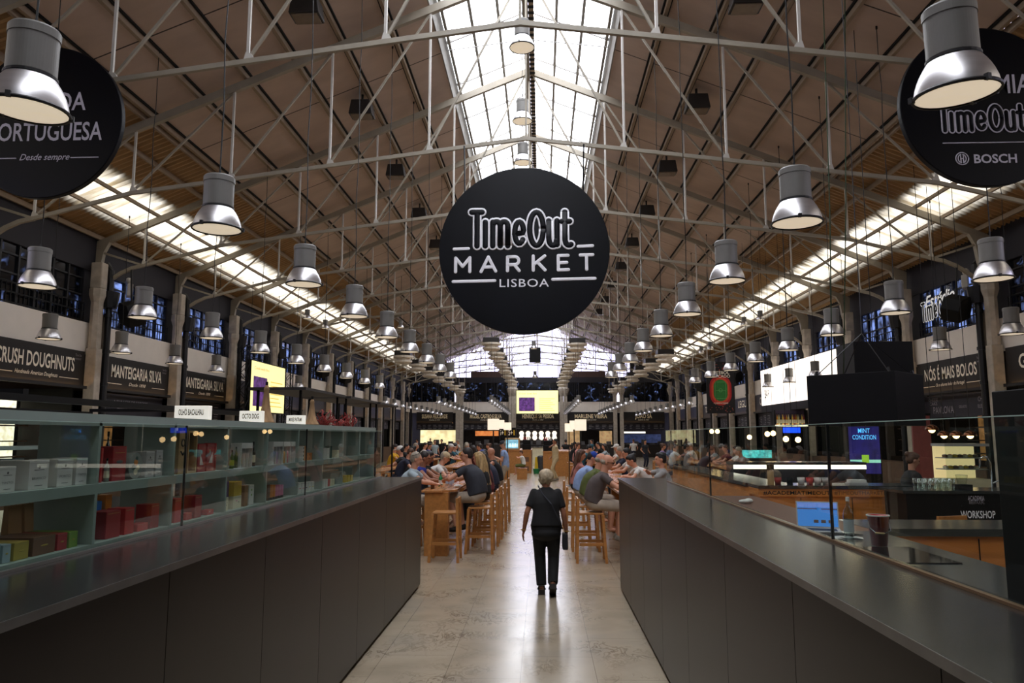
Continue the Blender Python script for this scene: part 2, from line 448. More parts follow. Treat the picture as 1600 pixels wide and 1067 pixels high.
# ---------------------------------------------------------------- roof trusses (one built, the rest copied)
def tiez(d): return 8.3 - .128 * d if d <= 8.6 else 7.2 - (d - 8.6) * .255
NODES = [2.1 + 2.16 * k for k in range(5)]
def truss(y):
    t = thing('roof_truss', 'x', 'roof truss', (XC, y, 0), group='roof trusses')
    for s in (-1, 1):
        b = MB(); b.bar((0, 0, roofz(0) - .10), (s * 12.2, 0, roofz(12.2) - .10), .11, .17); b.build('rafter', M_STEEL, t)
        b = MB(); pts = [(0, 0, tiez(0)), (s * 8.6, 0, tiez(8.6)), (s * NODES[4], 0, tiez(NODES[4]))]
        for p, q in zip(pts, pts[1:]): b.bar(p, q, .065, .08)
        c = [(s * (NODES[4] + 1.25 * u), 0, tiez(NODES[4]) - .12 * u - .58 * u * u) for u in (0, .25, .5, .75, 1)]
        for p, q in zip(c, c[1:]): b.bar(p, q, .075, .09)
        b.build('tie', M_STEEL, t)
        b = MB(); b.prism([(s * 12.25, roofz(12.2) - .05), (s * 11.7, roofz(11.7) - .14), (s * 11.88, roofz(11.9) - .42), (s * 11.95, 6.45), (s * 12.2, 6.35)], 'y', -.07, .07)
        b.build('haunch', M_STEEL, t)
        b = MB(); b.bar((s * 11.9, 0, 7.02), (s * NODES[4], 0, tiez(NODES[4])), .055, .055); b.build('strut', M_STEEL, t)
        for i, d in enumerate(NODES):
            b = MB(); b.bar((s * d, 0, tiez(d)), (s * d, 0, roofz(d) - .15), .044, .044); b.build('post', M_STEELW, t)
            b = MB(); e = 0 if i == 0 else NODES[i - 1]
            b.bar((s * d, .02, tiez(d) + .05), (s * (e + (.1 if i == 0 else .03)), .02, roofz(e) - .2), .042, .042); b.build('diagonal', M_STEEL, t)
            b = MB(); z = tiez(d); b.prism([(s * (d + .06), z + .03), (s * (d - .10), z + .05), (s * (d - .06), z + .12), (s * (d + .03), z + .15)], 'y', -.025, .025)
            b.build('gusset', M_STEELW, t)
    b = MB(); b.bar((0, 0, tiez(0)), (0, 0, roofz(0) - .2), .04, .04); b.build('king_post', M_STEEL, t)
    return t
t0 = truss(FRAMES[3])
NEARF = ['first in view, above the side discs', 'second in view, carrying the big central disc', 'third in view, just behind the big central disc']
for k, y in enumerate(FRAMES[3:]):
    lab = 'cream steel roof truss across the hall, ' + (NEARF[k] if k < 3 else '%s from the front' % ORD[k])
    o = t0 if k == 0 else dup(t0, (XC, y, 0))
    o['label'] = lab

# ---------------------------------------------------------------- long walls, columns, windows, rails, shop fronts
M_WHITE = mat('off white plaster', (238, 230, 220), rough=.7, var=.04, scale=2)
M_STONE = mat('pale limestone', (182, 172, 158), rough=.75, var=.18, scale=5, bump=.2)
M_PIPE = mat('black iron pipe', (18, 18, 22), rough=.4, var=.1)
def pane_mat(name, dark, mixlo, mixhi):
    """tinted window: noise blotches paint in the reflected sky and trees"""
    m = bpy.data.materials.new(name); m.use_nodes = True
    nt = m.node_tree; N = nt.nodes; L = nt.links; p = N['Principled BSDF']
    p.inputs['Base Color'].default_value = lin(dark) + [1]; p.inputs['Roughness'].default_value = .08
    tr = N.new('ShaderNodeBsdfTransparent'); tr.inputs[0].default_value = (.34, .42, .56, 1)
    n = N.new('ShaderNodeTexNoise'); n.inputs['Scale'].default_value = 2.6; n.inputs['Detail'].default_value = 6; n.inputs['Distortion'].default_value = .6
    tc = N.new('ShaderNodeTexCoord'); L.new(tc.outputs['Object'], n.inputs[0])
    r = N.new('ShaderNodeValToRGB'); e = r.color_ramp.elements; e[0].position = mixlo; e[1].position = mixhi
    e[0].color = (0, 0, 0, 1); e[1].color = (1, 1, 1, 1)
    L.new(n.outputs[0], r.inputs[0])
    mx = N.new('ShaderNodeMixShader'); L.new(r.outputs[0], mx.inputs[0]); L.new(p.outputs[0], mx.inputs[1]); L.new(tr.outputs[0], mx.inputs[2])
    L.new(mx.outputs[0], N['Material Output'].inputs[0])
    return m
M_PANE = pane_mat('painted reflection window', (14, 17, 24), .55, .8)
M_PANE2 = pane_mat('paler painted reflection window', (30, 36, 58), .34, .66)
M_MULL = mat('dark window frame', (20, 20, 26), rough=.5)
M_SIGN = mat('black sign board', (22, 18, 17), rough=.6, var=.1)
M_MENU = mat('dark menu board', (26, 24, 36), rough=.6, var=.15)
M_LET = mat('bone white lettering', (255, 246, 228), rough=.6, var=.03)
M_LETD = mat('dim white lettering', (150, 146, 150), rough=.6, var=.05)
M_COUNTERWOOD = mat('shop fit-out', (92, 66, 44), rough=.5, var=.2)
E_WARM = emis('warm strip lamp', (255, 196, 120), 9)
E_SHELF = emis('glowing shop shelf', (255, 236, 200), 1.6, var=.35, scale=9)
M_RED = mat('red paint', (176, 30, 34), rough=.45)
wi = 5
def column(x, y, s, lab):
    t = thing('stone_column', lab, 'column', (x, y, 0), group='stone columns along the side walls')
    MB().cbox(0, 0, 0, .30, .28, 4.3).build('shaft', M_STONE, t, bevel=.02)
    MB().lathe([(.16, 4.3), (.16, 5.55), (.17, 5.6), (.22, 5.75), (.22, 5.92), (.19, 5.94)], n=8).build('upper_shaft', M_STONE, t)
    MB().cbox(0, 0, 5.94, .32, .3, .72).build('capital', M_STONE, t, bevel=.03)
    b = MB(); b.tube((-s * .16, .29, 0), (-s * .16, .29, 6.3), .085, n=10)
    for z in (1.2, 2.4, 3.3, 4.2, 5.2): b.tube((-s * .16, .29, z), (-s * .16, .29, z + .09), .11, n=10)
    b.tube((-s * .16, .29, 5.45), (-s * .16, .29, 5.9), .2, .26, n=10); b.path([(-s * .16, .29, 6.2), (-s * .16, .29, 6.5), (-s * .02, .29, 6.7)], .085, n=8)
    b.build('downpipe', M_PIPE, t)
    MB().cbox(s * .08, .52, 0, .18, .14, 5.3).build('pilaster', M_STONE, t)
    return t
cL = column(XL, FRAMES[5] - .3, -1, 'x')
cR = column(XR, FRAMES[5] - .15, 1, 'x')
for k, y in enumerate(FRAMES[6:]):
    dup(cL, (XL, y - .3, 0), label='pale stone column with a black pipe on the left wall, %s from the front' % ORD[k + 1])
    dup(cR, (XR, y - .15, 0), label='pale stone column with a black pipe on the right wall, %s from the front' % ORD[k + 1])
cL['label'] = 'pale stone column with a black pipe, nearest on the left wall, by the doughnut sign'
cR['label'] = 'pale stone column with a black pipe, nearest on the right wall, by the cake shop sign'

SIDE = ((-1, XL, 'left'), (1, XR, 'right'))
for s, x, nm in SIDE:
    def X(o): return x + s * o
    def bx(b, o0, o1, y0, y1, z0, z1):
        a, c = sorted((X(o0), X(o1))); return b.box(a, c, y0, y1, z0, z1)
    b = MB(); b.mi = 0; bx(b, .28, .45, YB, YF, 6.46, 7.6); b.mi = 1; bx(b, .20, .45, YB, YF, 4.15, 5.0)
    b.mi = 0; bx(b, 1.9, 2.1, YB, YF, 0, 4.2); bx(b, .3, 2.1, YB, YF, 4.1, 4.16)
    tag(b.build('wall_' + nm, [M_DARKWALL, M_WHITE]), kind='structure')
    for k in range(13):
        y0, y1 = FRAMES[3 + k] + .3, FRAMES[3 + k] + BAY - .5
        b = MB(); bx(b, .30, .42, y1, y1 + .8, 5.0, 6.46); struct('wall_%s' % nm, b, M_DARKWALL)
        b = MB(); bx(b, .36, .37, y0, y1, 5.0, 6.46)
        wo = tag(b.build('window_%d' % wi, M_PANE if k < 2 else M_PANE2), kind='structure'); wi += 1
        f = MB()
        for q in range(7):
            yy = y0 + (y1 - y0) * q / 6; bx(f, .31, .40, yy - .03, yy + .03, 5.0, 6.46)
        for z in (5.75, 6.2): bx(f, .32, .39, y0, y1, z - .02, z + .02)
        f.build('window_frame', M_MULL, wo)
        rl = thing('balcony_railing', 'black iron railing along the gallery, %s bay of the %s wall from the front' % (ORD[k], nm), 'railing', (X(.24), (y0 + y1) / 2, 5.0), group='gallery railings')
        b = MB(); L2 = (y1 - y0) / 2
        for z in (.03, .27, .5): b.box(-.015, .015, -L2, L2, z, z + .03)
        b.build('rails', M_BLACK, rl)
        b = MB(); n = 24
        for q in range(n + 1):
            yy = -L2 + 2 * L2 * q / n; b.box(-.01, .01, yy - .01, yy + .01, 0, .52)
        b.build('balusters', M_BLACK, rl)

def fascia(s, k, y0, y1, title, sub, lab, col=None, tl=1.0, cap=.36, dim=False):
    """shop sign above a stall with its menu board and the lit stall behind"""
    x = XL if s < 0 else XR; fc = '+x' if s < 0 else '-x'; yc = (y0 + y1) / 2; w_ = y1 - y0
    t = thing('shop_sign', lab, 'sign', (x + s * .16, yc, 3.27), group='shop signs on the side walls')
    MB().box(-.04, .04, -w_ / 2, w_ / 2, 0, .92).build('board', col or M_SIGN, t)
    f = -s
    lm = M_LETD if dim else M_LET
    if title:
        text(title, (f * .05, 0, .36), fc, lm, t, h=cap, width=w_ * tl, off=.02)
    if sub:
        text(sub, (f * .05, 0, .15), fc, lm, t, h=.1, width=min(w_ * .42, .095 * len(sub)), shear=.35, off=.006)
        b = MB()
        for q in (-1, 1): b.box(f * .042, f * .052, q * w_ * .23 if q > 0 else -w_ * .44, w_ * .44 if q > 0 else -w_ * .23, .16, .175) if f > 0 else b.box(-.052, -.042, q * w_ * .23 if q > 0 else -w_ * .44, w_ * .44 if q > 0 else -w_ * .23, .16, .175)
        b.build('rule', lm, t)
    text('Time Out', (f * .05, f * 0 + (w_ / 2 - .28) * (1 if s < 0 else -1), .76), fc, M_LETD, t, h=.07, width=.26)
    text('MARKET', (f * .05, (w_ / 2 - .28) * (1 if s < 0 else -1), .67), fc, M_LETD, t, h=.05, width=.26)
    MB().box(*sorted((f * .07, f * .10)), -w_ / 2 + .1, w_ / 2 - .1, -.05, -.035).build('lamp_strip', E_WARM, t)
    b = MB(); b.box(*sorted((f * .03, f * .16)), -w_ / 2, w_ / 2, -.08, -.06); b.box(*sorted((f * .14, f * .16)), -w_ / 2, w_ / 2, -.06, 0); b.build('lamp_trough', M_SIGN, t)
    return t
def menu(s, y0, y1, lab, rows=6, cols=5, big=None, z0=2.5, z1=3.16):
    x = XL if s < 0 else XR; fc = '+x' if s < 0 else '-x'; yc = (y0 + y1) / 2; w_ = y1 - y0; f = -s
    t = thing('menu_board', lab, 'menu board', (x + s * .3, yc, z0), group='menu boards under the shop signs')
    MB().box(-.03, .03, -w_ / 2, w_ / 2, 0, z1 - z0).build('board', M_MENU, t)
    if big:
        for (sx, zz, tx, hh, ww) in big: text(tx, (f * .035, sx * f * -1 if s > 0 else sx, zz), fc, M_LETD, t, h=hh, width=ww)
    else:
        b = MB(); rnd = random.Random(int(y0 * 10))
        for c in range(cols):
            for r in range(rows):
                yy = -w_ / 2 + (c + .15) * w_ / cols; zz = (z1 - z0) * (.1 + .8 * r / rows)
                b.box(*sorted((f * .03, f * .034)), yy, yy + w_ / cols * rnd.uniform(.25, .65), zz, zz + .025)
        b.build('menu_lines', M_LETD, t)
    return t
FRAMES.append(FRAMES[-1] + BAY)
def bayy(k, s=-1): return (FRAMES[k + 1] + .33, FRAMES[k + 2] - .5) if s < 0 else (FRAMES[k + 1] + .46, FRAMES[k + 2] - .4)
# left wall
y0, y1 = bayy(3); fascia(-1, 3, y0, y1, 'CRUSH DOUGHNUTS', 'Handmade American Doughnuts', 'black shop sign reading Crush Doughnuts', tl=.77)
y0, y1 = bayy(4); fascia(-1, 4, y0, y1, 'MANTEIGARIA SILVA', 'Desde 1898', 'black Manteigaria Silva shop sign beside the doughnut sign', tl=.76)
menu(-1, y0, y1, 'dark board with a two line notice under the nearer Manteigaria Silva sign', big=[(0, .42, 'A SUA LOJA DE SABORES', .07, 1.9), (0, .24, 'SELO DE QUALIDADE', .07, 1.5)])
y0, y1 = bayy(5); fascia(-1, 5, y0, y1, 'MANTEIGARIA SILVA', 'Desde 1898', 'black Manteigaria Silva shop sign second along the left wall', tl=.86)
menu(-1, y0, y1, 'dark board under the farther Manteigaria Silva sign')
M_NAVY = mat('navy sign board', (36, 40, 66), rough=.6, var=.1)
M_CHAR = mat('charcoal sign board', (44, 42, 50), rough=.6, var=.1)
for k in range(6, 14):
    y0, y1 = bayy(k)
    fascia(-1, k, y0, y1, None, None, '%s stall sign, %s from the front on the left wall' % (('charcoal', 'navy')[k % 2], ORD[k - 3]), col=(M_CHAR, M_NAVY)[k % 2])
    menu(-1, y0, y1, 'dark menu board under the %s sign along the left wall' % ORD[k - 3])
# right wall
y0, y1 = bayy(3, 1); fascia(1, 3, y0, y1, 'GARRAFEIRA', None, 'black shop sign beginning with GARR at the right edge', tl=.72)
y0, y1 = bayy(4, 1); fascia(1, 4, y0, y1, 'NÓS É MAIS BOLOS', 'Os melhores bolos de Portugal', 'black cake shop sign reading Nós é mais bolos', tl=.76)
menu(1, y0, y1, 'chalk drawn menu board with Pavlova under the cake shop sign', big=[(-1.35, .4, 'CHOCO', .14, .55), (-1.35, .22, 'ELECTRIC', .1, .6), (.75, .12, 'PAVLOVA', .22, 1.15), (1.3, .5, 'CHEESE', .1, .55), (1.3, .38, 'CAKE', .1, .45), (-.3, .25, 'GELADO', .08, .4)])
for k, ttl, c in ((8, 'CONFRARIA', M_CHAR), (9, 'LEGU', M_NAVY), (10, None, M_CHAR), (11, 'TOLEDO', M_CHAR), (12, None, M_NAVY), (13, None, M_NAVY)):
    y0, y1 = bayy(k, 1)
    fascia(1, k, y0, y1, ttl, None, '%s stall sign on the right wall, %s past the lit bar sign' % (('charcoal', 'navy')[c is M_NAVY], ORD[k - 8]), col=c, tl=.5, cap=.42)
    menu(1, y0, y1, 'dark menu board under the %s sign past the lit bar sign' % ORD[k - 8])
# lit white bar fascia
t = thing('bar_lightbox', 'large glowing white bar fascia on the right wall', 'lightbox', (XR - .62, 33.35, 3.45))
MB().box(-.1, .1, -4.85, 4.85, 0, 1.75).build('panel', emis('bar lightbox', (255, 244, 232), 1.5), t)
text('BAR', (-.115, 3.9, .35), '-x', M_BLACK, t, h=.42, width=.75)
b = MB(); b.box(-.12, .12, -4.9, 4.9, -.35, -.01); b.build('lower_trim', M_BLACK, t)

# ---------------------------------------------------------------- far wall
def ZF(y): return at(800, y, YF).z
b = MB()
FB = [(at(x0, 600, YF).x, at(x1, 600, YF).x) for x0, x1 in ((640, 711), (722, 797), (803, 878), (884, 961), (969, 1046))]
b.mi = 1; b.box(XL, XR, YF, YF + .3, 4.1, 5.1)
b.mi = 0; b.box(XL, XR, YF, YF + .3, 6.9, 7.4)
b.box(XL - 2, XL, YF, YF + .3, 0, 7.6); b.box(XR, XR + 2, YF, YF + .3, 0, 7.6)
b.box(-15, 15, YF + 2.6, YF + 2.8, 0, 4.2); b.box(-13, 13, YF + .3, YF + 2.7, 4.1, 4.2)
for s in (-1, 1):                                   # solid gable ends outside the glazing
    b.prism([(XC + s * 12.4, 7.4), (XC + s * 12.4, roofz(12.4) + .2), (XC + s * 8.6, roofz(8.6) + .2), (XC + s * 8.6, 7.4)], 'y', YF, YF + .3)
    b.mi = 2; b.box(*sorted((XC + s * 2.6, XC + s * 6.3)), YF, YF + .3, 7.4, 7.95); b.mi = 0
tag(b.build('wall_far', [M_DARKWALL, M_WHITE, mat('brown gable board', (70, 48, 42), rough=.7)]), kind='structure')
b = MB(); b.prism([(XC - 8.6, 7.4), (XC + 8.6, 7.4), (XC + 8.6, roofz(8.6) + .1), (XC, roofz(0) + .1), (XC - 8.6, roofz(8.6) + .1)], 'y', YF + .12, YF + .14)
wo = tag(b.build('window_%d' % wi, glass('gable glass', (248, 248, 255), .3)), kind='structure'); wi += 1
f = MB()
for k in range(-6, 7):
    xx = XC + k * 1.35; f.box(xx - .028, xx + .028, YF + .05, YF + .2, 7.4, roofz(abs(xx - XC)) + .1)
for k in range(1, 4):
    z = 7.4 + k * 1.15; hw = min(8.6, (ZR - z) / SL); f.box(XC - hw, XC + hw, YF + .07, YF + .18, z - .025, z + .025)
f.build('window_frame', M_MULL, wo)
struct('wall_back', MB().box(-16, 16, YB - .2, YB, 0, 13), M_DARKWALL)
for i, (x0, x1) in enumerate(FB):
    b = MB(); b.box(x0 + .1, x1 - .1, YF + .15, YF + .17, 5.1, 6.9)
    wo = tag(b.build('window_%d' % wi, M_PANE), kind='structure'); wi += 1
    f = MB()
    for q in range(5): xx = x0 + .1 + (x1 - x0 - .2) * q / 4; f.box(xx - .035, xx + .035, YF + .1, YF + .22, 5.1, 6.9)
    f.build('window_frame', M_MULL, wo)
    rl = thing('balcony_railing', 'black iron railing on the far gallery, %s bay from the left' % ORD[i], 'railing', ((x0 + x1) / 2, YF - .05, 5.1), group='gallery railings')
    w_ = x1 - x0; b = MB()
    for z in (.03, .5): b.box(-w_ / 2, w_ / 2, -.015, .015, z, z + .03)
    b.build('rails', M_BLACK, rl)
    b = MB()
    for q in range(25): xx = -w_ / 2 + w_ * q / 24; b.box(xx - .01, xx + .01, -.01, .01, 0, .52)
    b.build('balusters', M_BLACK, rl)
FX = [(637.5, 6.9), (716, 6.9), (722, 6.9), (798, 6.9), (803.5, 6.9), (877, 6.9), (883, 6.9), (960, 6.9), (970, 6.9), (1047, 6.9)]
c0 = None
for i, (px, zt) in enumerate(FX):
    x = at(px, 600, YF).x
    lab = 'slim stone pillar on the far wall, %s from the left' % ORD[i]
    if c0 is None:
        c0 = thing('stone_pillar', lab, 'column', (x, YF - .25, 0), group='pillars of the far wall')
        MB().cbox(0, 0, 0, .34, .3, 5.6).build('shaft', M_STONE, c0)
        MB().lathe([(.17, 5.6), (.2, 5.7), (.34, 6.1), (.36, 6.3), (.26, 6.4), (.26, 6.9)], n=8).build('capital', M_STONE, c0)
    else: dup(c0, (x, YF - .25, 0), label=lab)
names = ['SUSANA FELICIDADE', 'MIGUEL CASTRO E SILVA', 'HENRIQUE SÁ PESSOA', 'MARLENE VIEIRA', 'JOÃO SÁ']
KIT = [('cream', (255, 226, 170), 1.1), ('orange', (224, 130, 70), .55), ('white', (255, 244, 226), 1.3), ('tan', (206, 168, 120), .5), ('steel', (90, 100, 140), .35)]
for i, (x0, x1) in enumerate(FB):
    x0 = max(x0, XL + .3); x1 = min(x1, XR - .3)
    w_ = x1 - x0 - .3; xc = (x0 + x1) / 2
    t = thing('chef_sign', 'black fascia with the name %s on the far wall' % names[i].title(), 'sign', (xc, YF - .1, 3.2), group='chef signs of the far wall')
    MB().box(-w_ / 2, w_ / 2, -.05, .05, 0, .95).build('board', M_SIGN, t)
    text(names[i], (0, -.06, .38), '-y', mat('dull gold lettering', (250, 228, 188), rough=.6), t, h=.38, width=w_ * (.40 if i == 4 else .70), off=.022)
    text('Cozinha do Chef', (0, -.06, .18), '-y', M_LET, t, h=.1, width=1.0, shear=.3, off=.01)
    MB().box(-w_ / 2, w_ / 2, -.1, -.07, -.05, -.035).build('lamp_strip', E_WARM, t)
    b = MB(); b.box(-w_ / 2, w_ / 2, -.16, -.03, -.08, -.06); b.box(-w_ / 2, w_ / 2, -.16, -.14, -.06, 0); b.build('lamp_trough', M_SIGN, t)
    t = thing('menu_board', 'long dark menu strip under the %s sign' % names[i].title(), 'menu board', (xc, YF - .02, 2.5), group='menu boards of the far wall')
    MB().box(-w_ / 2, w_ / 2, -.03, .03, 0, .62).build('board', M_MENU, t)
    b = MB(); rnd = random.Random(i)
    for c in range(7):
        for r in range(3):
            xx = -w_ / 2 + (c + .2) * w_ / 7; b.box(xx, xx + rnd.uniform(.15, .42), -.036, -.03, .12 + r * .15, .16 + r * .15)
    b.build('menu_lines', M_LETD, t)
    nm, c, e = KIT[i]
    t = thing('kitchen_stall', 'open %s lit kitchen under the %s menu' % (nm, names[i].title()), 'kitchen', (xc, YF + .9, 0), group='kitchens of the far wall')
    dk = i in (1, 2, 3, 4)
    MB().box(-w_ / 2, w_ / 2, 1.4, 1.5, 1.1, 2.5).build('back_panel', mat('dark kitchen wall', (44, 36, 34), rough=.6, var=.3) if dk else emis('kitchen ' + nm, c, e, var=.3, scale=2.5), t)  # cream back wall glows in place of kitchen lamps
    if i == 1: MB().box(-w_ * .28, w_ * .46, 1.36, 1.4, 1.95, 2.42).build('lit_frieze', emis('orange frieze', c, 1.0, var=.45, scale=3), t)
    if i == 2:
        for q in range(6): MB().lathe([(.1, 1.55), (.24, 1.75), (.16, 2.0), (.24, 2.25), (.1, 2.42)], c=(-w_ * .38 + q * w_ * .15, 1.2, 0), n=12).build('paper_lamp', emis('kitchen white', c, 1.25), t)
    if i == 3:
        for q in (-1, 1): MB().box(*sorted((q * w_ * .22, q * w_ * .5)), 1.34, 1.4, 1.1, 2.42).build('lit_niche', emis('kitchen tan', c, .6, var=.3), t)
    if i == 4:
        MB().box(-w_ * .48, w_ * .12, 1.30, 1.36, 2.2, 2.36).build('lit_strip', emis('kitchen cool white', (240, 236, 220), 1.6), t); MB().box(-w_ * .5, w_ * .5, 1.36, 1.4, 1.3, 2.1).build('glowing_steel_wall', emis('kitchen blue glow', (60, 72, 110), .35, var=.5, scale=3), t)  # steel wall glows faintly in place of light falling on it
    MB().box(-w_ / 2, w_ / 2, -.8, -.2, 0, 1.15).build('counter', mat('dark counter', (40, 34, 32), rough=.4), t)
    b = MB()
    for q in range(5): b.box(-w_ / 2 + .3 + q * w_ / 5.2, -w_ / 2 + .75 + q * w_ / 5.2, -.5, -.2, 1.15, 1.3 + (q % 3) * .15)
    b.build('appliances', mat('steel appliances', (120, 120, 124), rough=.3, metal=.8), t)
# stalls along the side walls: counter, shelves, back panel that glows as if lit
for s, x, nm in SIDE:
    for k in range(3, 14):
        y0, y1 = bayy(k, s)
        t = thing('market_stall', 'lit food stall under the %s sign of the %s wall' % (ORD[k - 3], nm), 'stall', (x, (y0 + y1) / 2, 0), group='stalls along the side walls')
        w_ = (y1 - y0) / 2
        def bb(b, a, c, *r): return b.box(*sorted((s * a, s * c)), *r)
        b = MB(); bb(b, -.1, .5, -w_, w_, 0, 1.1); b.build('counter', M_COUNTERWOOD, t)
        for q in (-1, 1): b = MB(); bb(b, .35, 1.75, q * w_ - .05, q * w_, 0, 3.2); b.build('side_panel', M_BLACK, t)
        b = MB()
        for z in (1.4, 1.8, 2.2, 2.6): bb(b, 1.45, 1.85, -w_ + .1, w_ - .1, z, z + .03)
        b.build('shelf_boards', M_COUNTERWOOD, t)
        b = MB(); bb(b, 1.82, 1.88, -w_ + .1, w_ - .1, 1.2, 2.9); b.build('back_panel', E_SHELF if k in (3, 6, 9, 12) else emis('glowing stall wall', (210, 150, 90), .28, var=.5, scale=4), t)  # back panel glows by itself so the stall looks lit
# ---------------------------------------------------------------- pendant lamps
M_HOUS = mat('grey lamp housing', (116, 114, 110), rough=.42, var=.05)
M_ALU = mat('spun aluminium', (222, 220, 222), rough=.36, metal=.92, var=.06, scale=2, stretch=(1, 1, 12))
M_RIM = mat('black rubber rim', (22, 21, 22), rough=.5)
M_DIFF = emis('warm lamp glass', (255, 236, 208), .52, var=.14, scale=4)
M_CABLE = mat('black cable', (16, 15, 16), rough=.6)
RZ = 4.15
def make_pendant(ztop, k=1.0, cord=True, rim=RZ):
    t = thing('pendant_lamp', 'x', 'pendant lamp', group='bell pendant lamps')
    MB().lathe([(.150, .245), (.156, .26), (.156, .52), (.162, .52), (.162, .575), (.15, .59), (.02, .60)], n=48).build('housing', M_HOUS, t, smooth=False)
    MB().lathe([(.250, .012), (.247, .04), (.240, .075), (.227, .115), (.209, .155), (.188, .192), (.166, .225), (.150, .25)], n=32, cap=False).build('reflector', M_ALU, t, smooth=True)
    b = MB(); b.lathe([(.246, 0), (.262, 0), (.266, .012), (.258, .022), (.246, .02)], n=32, cap=False)
    b.lathe([(.158, .236), (.166, .236), (.166, .252), (.158, .252)], n=24, cap=False)
    for a in (.3, 2.4, 4.5): b.cbox(.262 * math.cos(a), .262 * math.sin(a), -.005, .03, .03, .04)
    b.build('rim', M_RIM, t)
    MB().lathe([(.247, .012), (.02, .004)], n=28).build('lamp_glass', M_DIFF, t)
    b = MB(); z = .6; pts = [(0, 0, .59)]; top = (ztop - rim) / k
    if cord:
        for i in range(1, 9): pts.append((.012 * math.sin(i * 2.3), .012 * math.cos(i * 1.7), .6 + (top - .6) * i / 8))
        b.path(pts, .008 / k, n=5); b.tube((0, 0, .58), (0, 0, .66), .02, .01, n=6); b.tube((pts[-1][0], pts[-1][1], top - .06 / k), (pts[-1][0], pts[-1][1], top), .02, n=8)
    b.build('cord', M_CABLE, t)
    t.scale = (k, k, k)
    return t
ROWS = [(-11.3, 'outermost row on the left', range(4, 11)), (-7.5, 'middle row on the left', range(2, 11)), (-3.48, 'inner row on the left', range(0, 9)),
        (2.68, 'inner row on the right', range(0, 9)), (6.42, 'middle row on the right', range(2, 10)), (10.3, 'outermost row on the right', range(4, 11))]
for x, nm, ks in ROWS:
    p = None
    for i, k in enumerate(ks):
        y = 4.75 + 2.97 * k
        lab = 'grey bell pendant lamp hanging %s in the %s' % ('first' if i == 0 else ORD[i], nm)
        if p is None: p = o = make_pendant(ceil_at(x))
        else: o = dup(p)
        o.location = (x, y, RZ); o['label'] = lab
        if k == 0: o.rotation_euler = (math.radians(2), math.radians(1 if x < 0 else -4), .4); o.location.x += -.02 if x < 0 else .035
p = make_pendant(12.62, 1.0, rim=9.85)
for i, (x, y, z) in enumerate([(-.36, 14.5, 9.85), (-.46, 18.7, 10.1), (-.50, 20.9, 9.8)]):
    o = p if i == 0 else dup(p)
    o.location = (x, y, z); o['label'] = 'bell pendant lamp high under the roof ridge, %s' % ('the largest and highest', 'middle one of three', 'lowest one just over the central disc')[i]
    o['group'] = 'lamps under the roof ridge'
for i, (x, z, nm) in enumerate([(-7.7, 3.52, 'first'), (-5.06, 3.52, 'second'), (-2.45, 3.56, 'third'), (1.82, 3.56, 'fourth'), (4.42, 3.54, 'fifth'), (7.25, 3.45, 'sixth')]):
    p = None
    for k in range(10):
        lab = 'small pendant lamp of the far hall, %s along the %s row from the left' % (ORD[k], nm)
        if p is None: p = o = make_pendant(ceil_at(x), .62, rim=z)
        else: o = dup(p)
        o.location = (x, 36.8 + 2.275 * k, z); o['label'] = lab; o['group'] = 'small lamps of the far hall'
for i, (px, py, Y) in enumerate([(480, 498, 29), (508, 513, 31), (606, 500, 33), (626, 512, 36), (1188, 500, 29), (1163, 508, 33), (1110, 546, 36), (1096, 552, 39)]):
    q = at(px, py, Y)
    o = make_pendant(ceil_at(q.x), .62, rim=q.z)
    o.location = q; o['group'] = 'small lamps high by the roof bands'
    o['label'] = 'small pendant lamp up against the bright %s roof band, %s from the front' % ('left' if i < 4 else 'right', ORD[i % 4])
for i, (px, py, Y) in enumerate([(834, 545, 40), (836, 590, 48)]):
    q = at(px, py, Y); o = make_pendant(12.6, .7, rim=q.z); o.location = q
    o['label'] = 'small pendant on the hall axis, %s the hanging loudspeaker' % ('above', 'below')[i]

# ---------------------------------------------------------------- floodlights on the roof boards
M_FL = mat('dark floodlight case', (34, 30, 28), rough=.5)
M_FLG = mat('dull floodlight glass', (120, 104, 88), rough=.2)
p = None
for s in (-1, 1):
    for k in range(9):
        y = 13.6 + BAY * k; d = 4.25
        if p is None:
            p = o = thing('floodlight', 'x', 'floodlight', group='floodlights under the roof')
            b = MB(); b.prism([(-.30, -.05), (.30, -.05), (.24, .32), (-.24, .32)], 'y', -.24, .2); b.bar((0, 0, .2), (0, 0, .55), .06, .06); b.build('case', M_FL, o, bevel=.02)
            MB().box(-.25, .25, -.2, .16, -.075, -.05).build('glass', M_FLG, o)
        else: o = dup(p)
        o.location = (XC + s * d, y, roofz(d) - .42); o['label'] = 'dark floodlight fixed under the %s roof slope, %s from the front' % ('left' if s < 0 else 'right', ORD[k])

# ---------------------------------------------------------------- fan units hanging from the far trusses
M_UNIT = mat('pale unit casing', (222, 212, 196), rough=.45)
p = None
for x, z, nm in ((-7.1, 6.0, 'outer left'), (-2.55, 6.65, 'inner left'), (1.85, 6.6, 'inner right'), (6.3, 6.0, 'outer right')):
    for k in range(7):
        y = 38.2 + BAY * k
        if p is None:
            p = o = thing('fan_unit', 'x', 'ventilation unit', group='ventilation units of the far hall')
            MB().cbox(0, 0, .04, .82, .8, .26).build('dark_case', M_FL, o, bevel=.03)
            MB().lathe([(.34, -.36), (.46, -.28), (.46, -.2), (.36, -.18), (.36, -.1), (.52, -.06), (.52, .04)], n=20).build('louvre_cone', M_UNIT, o)
            b = MB()
            for sx in (-.45, .45): b.bar((sx * .85, 0, .25), (sx * .85, 0, 1.5), .05, .05)
            b.build('hanger', M_STEEL, o)
        else: o = dup(p)
        o.location = (x, y, z); o['label'] = 'ventilation unit under the roof, %s of the %s row' % (ORD[k], nm)

